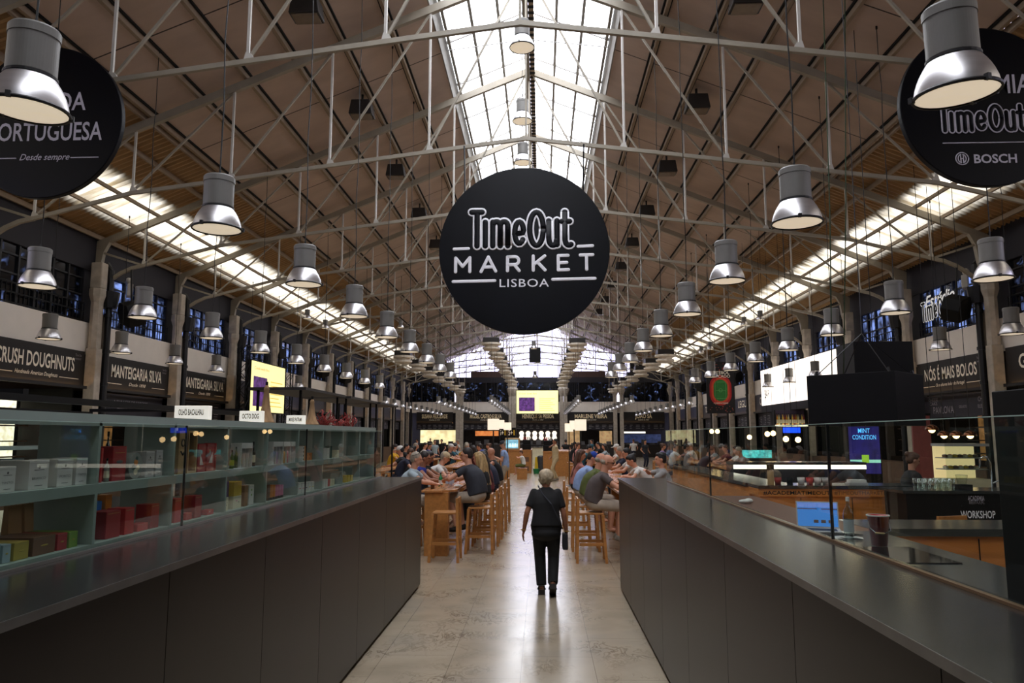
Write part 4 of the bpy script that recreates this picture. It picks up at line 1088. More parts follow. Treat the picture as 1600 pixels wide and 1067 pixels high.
for i, (px, k, j) in enumerate([(483, 0, 0), (483, 1, 0), (483, 2, 0), (483, 3, 0), (492, 0, 1), (492, 1, 1)]):
    y0, y1 = span(px - 4, px + 4); z0 = 1.7202 + .034 * k
    t = thing('orange_tin', 'orange tin with a dark label, %s in the %s stack of orange tins' % (('bottom', 'second', 'third', 'top')[k] if j == 0 else ('bottom', 'top')[k], ('taller', 'lower')[j]), 'tin', (PX - .05, (y0 + y1) / 2, z0), group='stacked orange tins')
    MB().box(-.06, 0, (y0 - y1) / 2 + .002, (y1 - y0) / 2 - .002, 0, .033).build('tin_body', M_ORANGE, t); MB().box(0, .001, -.012, .012, .01, .02).build('paper_label', M_BROWN, t)
carton(0, 511, 515, 700, .08, M_CARD, 'white booklet with a red mark on the sixth bay', None, (('band', .5, .5, .2, M_REDB2, ''),), name='booklet')
y0, y1 = span(517, 525); t = thing('green_tin', 'dark green tin canister in the sixth bay', 'tin', (PX - .05, (y0 + y1) / 2, 1.7202))
MB().lathe([(.035, 0), (.035, .11), (.037, .112), (.037, .125), (.01, .13)], n=16).build('canister', P('dark green tin', (24, 70, 58), .35), t)
carton(0, 527, 530.5, 703, .06, M_CREAM, 'small cream carton beside the green tin')
# lower tier
CR = (('crest', .5, .5, .35, M_OCHRE, ''),)
rows = [(1, 15, 848, M_CYAN, 'pale blue soap carton at the left edge of the lower tier'), (17, 31, 848, M_CYAN, 'pale blue soap carton with a yellow flower, second on the lower tier'),
        (34, 58, 844, M_OCHRE, 'yellow soap carton on the lower tier'), (63, 98, 835, M_BROWN, 'long brown soap carton on the lower tier'),
        (100, 116, 831, M_REDB, 'red soap carton between the brown and the green one'), (118, 132, 828, M_GREENB, 'lime green soap carton against the first upright')]
for p0, p1, top, m, lab in rows: carton(1, p0, p1, top, .2, m, lab, 'soap cartons on the lower tier', CR)
for p0, p1, top, d, m, lab in [(173, 196, 797, .10, M_REDB, 'tall red carton, first in the second lower bay'), (202, 217, 792, .10, M_REDB2, 'tall bright red carton, second in the second lower bay'),
        (222, 239, 816, .07, M_REDB2, 'low red carton with gold edges in the second lower bay'), (242, 255, 786, .09, M_REDB, 'dark red carton, last tall one in the second lower bay'),
        (278, 291, 778, .09, M_REDB2, 'red carton at the third lower upright'), (296, 306, 800, .06, M_REDB2, 'short red carton in the third lower bay'),
        (309, 320, 773, .09, M_REDB, 'tall dark red carton in the third lower bay'), (329, 339, 795, .05, M_REDB2, 'small red carton with a white star, third lower bay')]:
    carton(1, p0, p1, top, d, m, lab, 'red cartons of the lower tier', (('band', .5, .9, .8, M_GOLD, ''),) + ((('crest', .3, .6, .25, M_CARD, ''),) if p0 == 329 else ()))
carton(1, 170, 181, 772, .06, M_ORANGE, 'orange carton at the back of the second lower bay', px=-2.38)
t = carton(1, 154, 167, 782, .03, P('bright blue card', (40, 120, 200)), 'bright blue card with a dark line at the back of the second lower bay', None, (('band', .5, .3, .4, M_INK, ''),), px=-2.40, name='card_stand')
for p0, p1, m, lab in [(356.4, 361, M_PURPLE, 'purple book lying on the cream grey sprig box'), (368.3, 380.7, M_YELLOW, 'yellow book standing on the cream pink sprig box')]:
    carton(1, p0, p1, 752, .09, m, lab, 'books on the sprig boxes', z0=atx((356.2 + 361) / 2 if p0 < 360 else 374.5, 776 if p0 < 360 else 774, PX).z + .0004, name='book')
for p0, p1, lab, d in [(20, 42, 'kraft paper gift bag behind the soap cartons', 0), (45, 60, 'second kraft gift bag, nearer the first upright', .0)]:
    y0, y1 = span(p0, p1, -2.40)
    t = thing('kraft_bag', lab, 'bag', (-2.40, (y0 + y1) / 2, 1.4352), group='kraft bags of the lower tier'); w_ = (y1 - y0) / 2 - .003
    MB().prism([(-.03, 0), (.015, 0), (.0, .2), (-.02, .2)], 'y', -w_, w_).build('bag_body', M_KRAFT, t)
    MB().path([(-.005, -w_ * .4, .2), (-.005, -w_ * .3, .225), (-.005, w_ * .3, .225), (-.005, w_ * .4, .2)], .003, n=5).build('handle', M_KRAFT, t)
carton(1, 356.2, 361, 776, .1, M_CREAM, 'cream card box with a grey flower sprig', 'flower print boxes', (('crest', .5, .6, .25, M_INK, ''), ('crest', .35, .4, .2, M_INK, '')))
carton(1, 368, 381, 774, .1, M_CREAM, 'cream card box with a pink flower sprig', 'flower print boxes', (('crest', .4, .62, .2, M_PINK, ''), ('crest', .65, .5, .15, M_INK, '')))
carton(1, 385, 391, 758, .06, M_KRAFT, 'kraft pouch beside the white leaf pouch', name='pouch')
carton(1, 392, 400, 757, .06, M_CARD, 'white pouch with green leaf print', None, (('crest', .5, .75, .3, M_GREENB, ''), ('crest', .5, .5, .3, M_GREENB, '')), name='pouch')
for i, (px, m) in enumerate([(425, M_BROWN), (429, M_ORANGE), (433, M_ORANGE), (437, M_PINK), (441, M_PINK), (445, M_PINK)]):
    y0, y1 = span(px - 1.9, px + 1.9); z1 = atx(px, 757, PX).z
    t = thing('gift_tube', '%s gift tube, %s in the row of tubes' % ({M_BROWN: 'brown', M_ORANGE: 'orange', M_PINK: 'pink'}[m], ORD[i]), 'tube', (PX - .03, (y0 + y1) / 2, 1.4352), group='gift tubes of the lower tier')
    r = (y1 - y0) / 2 - .001; MB().lathe([(r, 0), (r, z1 - 1.4352)], n=14).build('tube_body', m, t); MB().lathe([(r * 1.03, 0), (r * 1.03, .02)], n=14).build('foot_ring', M_BLACK, t)
for i, px in enumerate((471, 476, 481, 486, 491)):
    carton(1, px - 2.3, px + 2.2, 754 - i * .5, .06, M_CARD, 'white and %s snack pack, %s in its row' % (('red', 'red', 'grey', 'yellow', 'yellow')[i], ORD[i]), 'snack packs of the lower tier', (('crest', .5, .45, .6, (M_REDB2, M_REDB2, M_INK, M_YELLOW, M_YELLOW)[i], ''),), name='snack_pack')
for i, px in enumerate((509, 512.5, 516, 519.5, 523)):
    carton(1, px - 1.5, px + 1.5, 748, .09, (M_CARD, M_CARD, M_REDB2, M_CREAM, M_CREAM)[i], 'thin %s paperback, %s on the lower tier beyond the packs' % (('white', 'white', 'red', 'cream', 'cream')[i], ORD[i]), 'paperbacks of the lower tier', name='paperback')
for i, px in enumerate((543, 547, 551)):
    carton(1, px - 1.7, px + 1.6, 742, .06, M_YELLOW, 'yellow spice pack, %s in the last lower bay' % ORD[i], 'yellow spice packs', name='spice_pack')
# things standing on top of the shelf
E_TAG = emis('lit sign box', (238, 232, 220), .55)
for px0, px1, py0, py1, tx, lab in [(274, 331, 634, 660, 'OLHÓ BACALHAU', 'white box sign reading Olhó Bacalhau on the shelf top'), (376, 412, 642, 664, 'OCTO DOG', 'white box sign reading Octo Dog on the shelf top'), (449, 477, 649, 667, 'SMOKED PASTRAMI', 'white box sign reading Smoked Pastrami on the shelf top')]:
    xx = -2.33; q = atx((px0 + px1) / 2, py0, xx); w_ = (px1 - px0) * q.y / F; h = q.z - 2.0552
    t = thing('box_sign', lab, 'sign', (xx, q.y, 2.0552), group='white stall signs on the shelf top')
    w_ = min(w_, .23)
    MB().box(-w_ / 2, w_ / 2, -.03, .03, 0, h).build('case', E_TAG, t, bevel=.003)
    text(tx, (0, -.0315, h * .35), '-y', M_BLACK, t, h=h * .42, width=w_ * .74, off=.02)
M_JUTE = mat('jute fibre', (150, 118, 84), rough=.9, var=.3, scale=40, stretch=(1, 1, .15), bump=.4)
for px, top, lab in [(417, 602, 'tall jute cone beside the Octo Dog sign'), (488, 624, 'lower jute cone past the Pastrami sign')]:
    q = atx(px, top, -2.31); h = q.z - 2.0552
    t = thing('jute_cone', lab, 'ornament', (-2.31, q.y, 2.0552), group='jute cones on the shelf top')
    MB().lathe([(.085, 0), (.07, .02), (.045, h * .25), (.032, h * .5), (.02, h * .85), (.024, h * .9), (.012, h)], n=14).build('fibre_cone', M_JUTE, t, smooth=True)
    MB().tube((0, 0, h * .98), (0, 0, h + .03), .012, n=8).build('top_knob', M_BLACK, t)
M_RWIRE = mat('red lacquered wire', (150, 40, 34), rough=.5)
rnd = random.Random(5)
for px, top, lab, n in [(507, 641, 'red wire bundle, upright one beside the jute cone', 26), (528, 655, 'low red wire bundle between the other two', 18), (546, 645, 'red wire bundle with spread ends at the shelf end', 24)]:
    q = atx(px, top, -2.3); h = q.z - 2.0552
    b = MB()
    for i in range(n):
        a = rnd.uniform(0, 6.28); r1 = rnd.uniform(.01, .05); r2 = rnd.uniform(.04, .13); hh = h * rnd.uniform(.5, 1.05); a2 = a + rnd.uniform(-.9, .9)
        c = lambda r, aa, z: (max(-.11, min(.11, r * math.cos(aa))), r * math.sin(aa) * 1.1, z)
        b.path([c(r1, a, .004), c(r1 + .02, a + .3, hh * .35), c(r2, a2, hh * .7), c(r2 * .8, a2 + .4, hh)], .004, n=5)
    o = b.build('wire_ornament', M_RWIRE, smooth=True, loc=(-2.3, q.y, 2.056)); tag(o, lab, 'ornament', 'red wire ornaments on the shelf top')
# stall block and canopies behind the shelf
M_DKW = mat('dark kiosk panel', (30, 26, 26), rough=.6)
t = thing('kiosk_block', 'dark back counter of the stalls behind the glass shelf', 'kiosk', (-4.5, 5.0, 0))
MB().box(-1.0, .6, -5.5, 4.4, 0, 1.15).build('counter_block', M_DKW, t); MB().box(-1.05, .65, -5.5, 4.45, 1.15, 1.19).build('counter_top', M_ZINC, t)
t = thing('rear_shelf', 'grey green rear shelf seen through the glass at the left edge', 'shelf', (-3.9, 5.2, 1.1902))
for z in (.02, .35, .66, .86): MB().box(-.15, .15, -1.6, 1.0, z, z + .025).build('shelf_board', M_SHELF, t)
for y in (-1.6, -.3, .98): MB().box(-.15, .15, y, y + .022, 0, .9).build('upright', M_SHELF, t)
for i, (y, d, h, m, lab) in enumerate([(4.6, .2, .2, M_ORANGE, 'orange carton on the rear shelf at the left edge'), (5.3, .25, .22, M_CYAN, 'bluish carton on the rear shelf'), (5.7, .22, .14, M_CARD, 'pale carton beside the bluish one on the rear shelf')]):
    t = thing('carton', lab, 'box', (-3.9, y, 1.5653), group='cartons on the rear shelf'); MB().box(-.1, .1, -d / 2, d / 2, 0, h).build('carton_body', m, t); MB().box(.1, .101, -d / 4, d / 4, h * .4, h * .6).build('paper_label', M_CREAM, t)
M_CAN = mat('thin black canopy', (34, 30, 28), rough=.55)
for i, (x0, x1, y0, y1, z) in enumerate([(-3.85, -3.08, 9.7, 11.7, 2.55), (-3.85, -3.06, 11.95, 13.9, 2.55), (-3.85, -3.04, 14.1, 15.9, 2.55)]):
    t = thing('stall_canopy', 'thin dark flat canopy over the stalls left of the aisle, %s from the front' % ORD[i], 'canopy', ((x0 + x1) / 2, (y0 + y1) / 2, 0), group='flat canopies over the stalls')
    w_, d = (x1 - x0) / 2, (y1 - y0) / 2
    MB().box(-w_, w_, -d, d, z, z + .035).build('canopy_sheet', M_CAN, t)
    for sx in (-1, 1):
        for sy in (-1, 1): MB().cbox(sx * (w_ - .1), sy * (d - .1), 0, .03, .03, z).build('post', M_BLACK, t)
t = thing('stall_frame', 'open black steel frame above the near left stalls', 'frame', (-4.3, 5.5, 0))
for x in (-1.4, .56):
    for y in (-4.2, 3.8): MB().cbox(x, y, 0, .05, .05, 2.2).build('post', M_BLACK, t)
    MB().box(x - .03, x + .03, -4.2, 3.8, 2.2, 2.25).build('long_rail', M_BLACK, t)
for y in (-4.2, -.2, 3.8): MB().box(-1.4, .56, y - .03, y + .03, 2.25, 2.29).build('cross_rail', M_BLACK, t)
# ---------------------------------------------------------------- right counter, glass, worktops
M_WOODO = mat('oiled orange pine', (206, 130, 60), rough=.45, var=.22, scale=3.0, stretch=(.25, 1, 5), bump=.03)
M_WTOP = mat('steel worktop', (112, 118, 120), rough=.16, metal=.85, var=.08, scale=2)
counter('service_counter', 'long dark bronze counter on the right of the aisle', 1.0, 1.56, -.6, 9.92, 1)
g = thing('glass_screen', 'clear glass screen along the back edge of the right counter', 'glass screen', (1.5, 4.6, CZ + .0015))
seams = [-.6, 1.4, 4.02, 6.83, 9.15]
for a, c in zip(seams, seams[1:]): MB().box(-.005, .005, a + .004 - 4.6, c - .004 - 4.6, 0, .60).build('pane', M_GLASS, g)
for y in seams[2:4]: MB().box(-.007, .007, y - .005 - 4.6, y + .005 - 4.6, 0, .6).build('joint', M_GLASSJ, g)
MB().box(-.005, .005, -5.2, 4.55, .60, .604).build('polished_edge', M_GEDGE, g)
MB().box(-.012, .012, -5.2, 4.55, -.001, .010).build('rail', mat('brass strip', (150, 120, 90), rough=.35, metal=.7), g)
t = thing('worktop_unit', 'lower steel topped worktop behind the right counter', 'worktop', (2.13, 5.6, 0))
MB().box(-.56, .5, -2.6, 4.1, 0, 1.16).build('cabinet', M_WOODO, t); MB().box(-.56, .53, -2.6, .6, 1.16, 1.2).build('steel_top', M_WTOP, t)
MB().box(-.56, .53, .6, 4.12, 1.16, 1.2).build('wood_top', mat('red brown wood top', (92, 54, 38), rough=.45, var=.12), t)
MB().box(-.2, .35, -.95, -.3, 1.2, 1.206).build('induction_hob', mat('black hob glass', (8, 8, 10), rough=.05), t)
t = thing('worktop_unit', 'steel topped cross counter with pine front behind the red bucket', 'worktop', (3.9, 6.72, 0))
MB().box(-1.23, 1.2, -.33, .3, 0, 1.14).build('cabinet', M_WOODO, t); MB().box(-1.23, 1.23, -.36, .33, 1.14, 1.2).build('steel_top', M_WTOP, t)
for x in (-.35, .5): MB().box(x - .004, x + .004, -.336, -.33, .02, 1.12).build('door_joint', M_BLACK, t)
# laptop
q = at(1280, 824, 6.15)
t = thing('laptop', 'silver laptop with a blue screen open on the worktop', 'laptop', (q.x, 6.15, 1.2002), rz=-.28)
MB().box(-.16, .16, -.12, .11, 0, .016).build('base', M_SILV, t, bevel=.003)
lid = MB().box(-.16, .16, -.004, .004, 0, .215).build('lid', M_SILV, t, loc=(0, .115, .014)); lid.rotation_euler = (-.32, 0, 0)
E_BLUE = emis('laptop screen', (52, 124, 206), .6, var=.1)
MB().box(-.15, .15, -.006, -.004, .012, .205).build('display', E_BLUE, lid)
b = MB(); b.box(-.15, .0, -.0075, -.006, .150, .156); b.box(.03, .15, -.0075, -.006, .150, .156); b.build('screen_bars', P('dark red bar', (110, 40, 44)), lid)
b = MB()
for i in range(3): b.box(-.03 + i * .055, .005 + i * .055, -.0075, -.006, .04, .065)
b.build('screen_icons', P('brown thumbnails', (96, 70, 62)), lid)
MB().box(-.15, .15, -.0075, -.006, .165, .203).build('screen_header', emis('laptop header', (110, 140, 216), .6), lid)
MB().box(-.13, .13, -.08, .07, .016, .0175).build('keyboard', M_BLACK, t)
# bottle, bucket, papers, cables, cloth
q = at(1327, 836, 5.75)
bottle((q.x, 5.75, 1.2002), .036, .30, glass('clear water bottle', (215, 225, 225), .8), 'clear glass water bottle beside the laptop', None, P('frosted label', (170, 180, 180)), cap=M_CARD)
q = at(1376, 848, 5.25); x, y = 2.35, 5.35
q = at(1374, 846, 5.35); x = q.x
t = thing('bucket', 'dark red metal bucket with a wire handle on the worktop', 'bucket', (x, y, 1.2066))
h = at(1374, 806, y).z - 1.2066
MB().lathe([(.0, .004), (.050, 0), (.068, h), (.073, h), (.073, h + .006), (.064, h + .004), (.048, .01), (0, .012)], n=28, cap=False).build('pail', mat('dark red enamel', (190, 28, 38), rough=.35), t, smooth=True)
MB().lathe([(.066, h), (.075, h), (.075, h + .008), (.066, h + .008)], n=28, cap=False).build('rim', M_CARD, t)
MB().path([(-.07, 0, h * .82), (-.072, -.03, h * .62), (-.05, -.07, h * .47), (0, -.085, h * .45), (.05, -.07, h * .55), (.07, 0, h * .82)], .002, n=5).build('wire_handle', M_EDGE, t)
MB().tube((-.055, -.072, h * .46), (.0, -.086, h * .45), .007, n=8).build('handle_grip', M_WOODL, t)
q = at(1300, 834, 5.8)
for i, (dx, dy, r) in enumerate([(0, 0, .2), (.17, .06, -.3)]):
    t = thing('paper_sheet', 'white folded paper on the worktop %s' % ('under the laptop cable', 'under the water bottle')[i], 'paper', (q.x + dx - .06, 5.72 + dy, 1.2003), rz=r)
    MB().prism([(-.1, 0), (-.05, .004), (0, .0), (.05, .006), (.1, .001), (.1, .003), (.05, .009), (0, .004), (-.05, .008), (-.1, .003)], 'y', -.05, .05).build('sheet', M_CARD, t)
rnd = random.Random(2); b = MB()
b.path([(q.x + .02 + .22 * math.sin(i * .7) * math.exp(-i * .04), 5.78 + .06 * math.cos(i * .9) + .01 * i % .05, 1.216 + .010 * abs(math.sin(i * 1.3))) for i in range(26)], .004, n=5)
tag(b.build('charging_cable', M_CABLE, smooth=True), 'tangled black charging cable between laptop and bucket', 'cable')
q = at(1163, 767, 8.6)
t = tag(MB().ell((0, 0, .025), (.07, .04, .025), n=9, m=6).ell((.05, .02, .03), (.05, .05, .03), n=7, m=5).build('tissue', M_CARD, loc=(1.9 if q.x > 2.5 else q.x, 8.6, 1.2002)), 'crumpled white tissue on the brown worktop', 'tissue')
# black partition at the right edge
t = thing('partition_cabinet', 'tall black cabinet at the right edge of the picture', 'cabinet', (2.55, 2.84, 0))
MB().box(-.81, .8, -.12, .13, 0, 2.12).build('carcass', M_BLACK, t, bevel=.004); MB().box(-.79, .78, -.123, -.12, .05, 2.06).build('front_panel', M_BLACK, t)
# pine bar counter with the hashtag, U shaped
t = thing('bar_counter', 'pine bar counter with hashtag lettering behind the right worktop', 'counter', (4.4, 11.6, 0))
MB().box(-1.15, 1.12, -.1, .35, 0, 1.06).build('front_carcass', M_WOODO, t)
MB().box(-1.18, 1.16, -.14, .38, 1.06, 1.17).build('fascia_board', M_WOODO, t)
MB().box(-1.18, 1.16, -.16, .5, 1.17, 1.22).build('steel_top', M_WTOP, t)
MB().box(-1.18, -.6, .38, 7.2, 0, 1.15).build('side_carcass', M_WOODO, t); MB().box(-1.2, -.55, .5, 7.25, 1.17, 1.22).build('side_top', M_WTOP, t)
for x in (-.55, .2, .85): MB().box(x - .005, x + .005, -.104, -.1, .02, 1.04).build('panel_joint', M_BLACK, t)
text('#ACADEMIATIMEOUT', (-.62, -.143, 1.085), '-y', M_BLACK, t, h=.058, width=.98, off=.012)
text('#TIMEOUTMARKETLISBOA', (.42, -.143, 1.085), '-y', M_BROWN, t, h=.058, width=.98)
# black counter with ACADEMIA Time Out WORKSHOP
a = at(1415, 765, 10.6); c = at(1573, 765, 10.6)
t = thing('bar_counter', 'black counter lettered Academia Time Out Workshop', 'counter', (6.4, 10.75, 0))
MB().box(a.x - 6.4, 2.6, -.15, .5, 0, 1.17).build('carcass', M_BLACK, t); MB().box(a.x - 6.45, 2.65, -.18, .55, 1.17, 1.21).build('steel_top', M_WTOP, t)
q = at(1525, 778, 10.6); text('ACADEMIA', (q.x - 6.4, -.153, q.z - .03), '-y', M_DISCG, t, h=.06, width=.22, off=.01)
q = at(1526, 787, 10.6); timeout(t, (q.x - 6.4, -.152, q.z), .21, M_DISCG, M_BLACK, r=.07, rim=.03, ht=.06)
q = at(1528, 804, 10.6); text('WORKSHOP', (q.x - 6.4, -.153, q.z - .045), '-y', M_DISCL, t, h=.10, width=.46, off=.012)
# black hood and box
q = at(1345, 657, 9.0)
t = thing('range_hood', 'black box hood hanging on cables over the right worktops', 'hood', (3.82, 9.0, 2.11), rz=-.785)
for x in (-.3, .3): MB().box(x - .04, x + .04, -.3, .3, -.012, 0).build('added_hood_lamp', emis('added hood lamp', (255, 226, 184), 16), t)  # lamps added under the hood to brighten the worktop and pine bar
for x0, x1, y0, y1 in ((-.5, .5, -.43, -.42), (-.5, .5, .42, .43), (-.5, -.49, -.42, .42), (.49, .5, -.42, .42)): MB().box(x0, x1, y0, y1, -.045, 0).build('hood_skirt', M_BLACK, t)  # skirt added to keep those lamps out of sight
MB().box(-.5, .5, -.43, .43, 0, .55).build('hood_box', M_BLACK, t, bevel=.004)
for x in (-.42, .42):
    for y in (-.36, .36):
        MB().tube((x, y, .54), (.0, 0, 1.05), .006, n=5).build('cable', M_PIPE, t)
        MB().tube((x, y, .55), (x * .97, y * .97, .60), .016, n=6).build('turnbuckle', M_PIPE, t)
MB().tube((0, 0, 1.03), (0, 0, roofz(4.12) + .2 - 2.11), .006, n=6).build('drop_cable', M_PIPE, t)
q = at(1367, 590, 14)
t = thing('duct_box', 'black ventilation box above the range hood', 'duct', (q.x, 14, q.z))
MB().box(-.52, .52, -.4, .4, 0, .62).build('box', M_BLACK, t)
MB().tube((0, 0, .6), (0, 0, roofz(q.x - XC) + .2 - q.z), .008, n=6).build('hanger', M_PIPE, t)
# things on the bars
def cup(loc, r, h, m, label, grp, name='cup', cat='cup'):
    t = thing(name, label, cat, loc, group=grp); MB().lathe([(r * .8, 0), (r, h), (r * .9, h), (r * .72, .006)], n=14).build('vessel', m, t, smooth=True)
    MB().lathe([(r * 1.03, h * .93), (r * 1.03, h)], n=14, cap=False).build('rim', m, t); return t
M_GL2 = glass('drinking glass', (236, 240, 236), .9)
for i in range(12): cup((5.26 + .085 * (i % 6), 10.78 + .13 * (i // 6), 1.2102), .04, .15, M_GL2, 'clear tumbler on the black counter, %s in the %s row' % (ORD[i % 6], ('front', 'rear')[i // 6]), 'tumblers on the black counter', 'tumbler', 'glass')
for i, (x, m, nm) in enumerate([(3.6, M_REDB, 'dark red'), (3.78, M_BLACK, 'black'), (3.95, M_CARD, 'white'), (4.08, M_REDB2, 'red'), (4.2, M_CARD, 'second white'), (4.32, M_SILV, 'silver')]):
    cup((x, 11.75, 1.2202), .055, .1, m, '%s cup on the pine bar counter' % nm, 'cups on the pine bar')
t = thing('pepper_mill', 'wooden mill with a dark top on the pine bar', 'mill', (3.45, 11.6, 1.2202)); MB().lathe([(.05, 0), (.05, .2), (.04, .22)], n=12).build('barrel', M_WOODL, t); MB().lathe([(.055, .22), (.055, .3), (.02, .32)], n=12).build('cap', M_BLACK, t)
t = thing('napkin_pile', 'white napkins in a tray on the pine bar', 'napkins', (4.78, 11.75, 1.2202)); MB().box(-.14, .14, -.08, .08, 0, .03).build('tray', M_SILV, t); MB().box(-.12, .12, -.07, .07, .03, .07).build('napkins', M_CARD, t)
q = at(1513, 757, 10.7)
t = thing('tap', 'tall curved steel tap on the black counter', 'tap', (6.3, 10.9, 1.2102)); M_CHR = mat('chrome', (190, 190, 190), rough=.12, metal=1)
MB().path([(0, 0, 0), (0, 0, .36), (-.03, 0, .44), (-.09, 0, .46), (-.14, 0, .42), (-.15, 0, .30)], .012, n=8).build('spout', M_CHR, t, smooth=True); MB().tube((.0, 0, .08), (.08, -.02, .12), .01).build('lever', M_CHR, t)
t = thing('plastic_tub', 'clear tub on a dark block on the black counter', 'tub', (5.86, 10.85, 1.2102)); MB().box(-.1, .1, -.08, .08, 0, .07).build('block', M_BLACK, t); MB().lathe([(.055, .07), (.075, .2)], n=14).build('tub', M_GL2, t)
# LED-lit bar behind
t = thing('lit_bar', 'bar counter with a white light strip beyond the pine bar', 'counter', (4.9, 16.2, 0))
MB().box(-.85, 1.9, 0, .6, 0, 1.28).build('carcass', M_DKW, t); MB().box(-.85, 1.9, -.05, .62, 1.36, 1.4).build('top', M_WTOP, t); MB().box(-.85, 1.9, -.02, 0, 1.26, 1.345).build('light_strip', emis('white led strip', (255, 246, 226), 2.2), t); MB().box(-.85, 1.9, 0, .6, 1.28, 1.36).build('upstand', M_DKW, t)
# portrait screen MINT CONDITION
a = at(1329, 740, 20); c = at(1372, 662, 20)
t = thing('screen', 'blue portrait screen reading Mint Condition on the right', 'screen', ((a.x + c.x) / 2, 20, 0)); w_ = (c.x - a.x) / 2
E_NAVY = mat('night blue screen', (30, 26, 92), rough=.4, var=.5, scale=3, emit=.9, ergb=(34, 30, 110))
MB().box(-w_, w_, -.02, .1, a.z, c.z).build('panel', E_NAVY, t); MB().box(-w_ - .04, w_ + .04, 0, .16, 0, c.z + .05).build('stand', M_BLACK, t)
E_CY = emis('cyan letters', (96, 190, 255), 1.2)
text('MINT', (0, -.03, a.z + 1.05), '-y', E_CY, t, h=.12, width=.30, off=.01); text('CONDITION', (0, -.03, a.z + .88), '-y', E_CY, t, h=.12, width=.6, off=.01)
MB().box(-w_, w_, -.03, -.02, a.z + .28, a.z + .36).build('picture_bar', emis('pale green bar', (150, 220, 200), .9), t)
MB().box(-.09, .09, -.035, -.03, a.z + .28, a.z + .48).build('picture_glass', emis('lime drink', (150, 200, 60), .8), t)
# cake shop: globes, display case, pink wall
M_GLOBE = emis('warm globe', (255, 214, 150), 7)
for i, (px, py, Y) in enumerate([(1456, 672, 18.2), (1475, 681, 19.0), (1494, 681, 18.6), (1516, 681, 18.2)]):
    q = at(px, py, Y)
    t = thing('globe_lamp', 'copper globe lamp with a warm bulb in the cake shop, %s from the left' % ORD[i], 'pendant lamp', (q.x, Y, q.z), group='globe lamps of the cake shop')
    MB().lathe([(.15, 0), (.14, .05), (.1, .1), (.03, .13)], n=18, cap=False).build('shade', mat('copper shade', (120, 70, 44), rough=.25, metal=.9), t, smooth=True); MB().ell((0, 0, .01), (.075, .075, .075)).build('bulb', M_GLOBE, t, smooth=True); MB().tube((0, 0, .13), (0, 0, roofz(q.x - XC) + .2 - q.z), .008, n=5).build('cord', M_CABLE, t)
t = thing('pink_partition', 'dull pink partition beside the cake shop', 'partition', (at(1441, 700, 21).x, 21, 0)); MB().box(-.24, .24, -.03, .03, 0, 2.5).build('panel', mat('dull pink paint', (150, 78, 78), rough=.6), t); MB().box(-.26, .26, -.05, .05, 2.5, 2.56).build('top_rail', M_BLACK, t)
q0 = at(1480, 755, 17.2); q1 = at(1546, 700, 17.2)
t = thing('display_case', 'lit glass cake display case in the cake shop', 'display case', ((q0.x + q1.x) / 2, 17.2, 0)); w_ = (q1.x - q0.x) / 2
MB().box(-w_, w_, 0, .6, 0, 1.0).build('base', M_CREAM, t); MB().box(-w_, w_, 0, .6, 1.72, 1.78).build('top', M_SILV, t); MB().box(-w_, w_, -.01, 0, 1.0, 1.72).build('pane', M_GLASS, t)
MB().box(-w_ + .03, w_ - .03, .56, .6, 1.0, 1.72).build('back_panel', emis('lit case back', (255, 226, 170), .7), t)
for z in (1.2, 1.45): MB().box(-w_ + .03, w_ - .03, .05, .5, z, z + .02).build('shelf', M_SILV, t)
rnd = random.Random(9)
for i in range(14):
    z = (1.2202, 1.4702)[i % 2]; x = t.location.x - w_ + .12 + (i // 2) * (2 * w_ - .25) / 6.5
    cc = thing('cake', '%s cake in the display case, %s on the %s shelf' % (('cream', 'chocolate', 'yellow')[i % 3], ORD[i // 2], ('lower', 'upper')[i % 2]), 'cake', (x, 17.45, z), group='cakes in the display case')
    MB().lathe([(.055, 0), (.055, .05), (.045, .06)], n=12).build('sponge', (M_CREAM, M_BROWN, M_YELLOW)[i % 3], cc); MB().lathe([(.045, .06), (.02, .075)], n=10).build('topping', (M_REDB2, M_CREAM, M_CARD)[i % 3], cc)
# bottle shelf under the lit bar fascia
a = at(1212, 664, 33); c = at(1258, 640, 33)
t = thing('bottle_shelf', 'backlit bottle shelf under the glowing bar fascia', 'shelf', ((a.x + c.x) / 2, 33, 0)); w_ = (c.x - a.x) / 2 + .05
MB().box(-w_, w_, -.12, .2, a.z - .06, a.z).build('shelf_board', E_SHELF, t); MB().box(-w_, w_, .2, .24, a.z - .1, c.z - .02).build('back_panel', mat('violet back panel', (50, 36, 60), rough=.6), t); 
for q in (-1, 1): MB().box(q * w_ - .03, q * w_ + .03, -.1, .24, 0, c.z - .02).build('post', M_BLACK, t)
BC = [mat('amber spirit', (190, 130, 40), rough=.1), mat('pale spirit', (200, 190, 130), rough=.1), M_BOTG, mat('gold spirit', (210, 170, 70), rough=.1), mat('red spirit', (130, 40, 30), rough=.1)]
bp = None
for i in range(15):
    x = t.location.x - w_ + .12 + i * (2 * w_ - .24) / 14
    if i < 5: o = bottle((x, 33, a.z + .0002), .036, .5, BC[i % 5], 'x', 'bottles on the backlit shelf', M_CREAM); bp = (bp or []) + [o]
    else: o = dup(bp[i % 5], (x, 33, a.z + .0002))
    o['label'] = '%s bottle, %s from the left on the backlit shelf' % (('amber', 'pale', 'dark', 'gold', 'red')[i % 5], ORD[i])
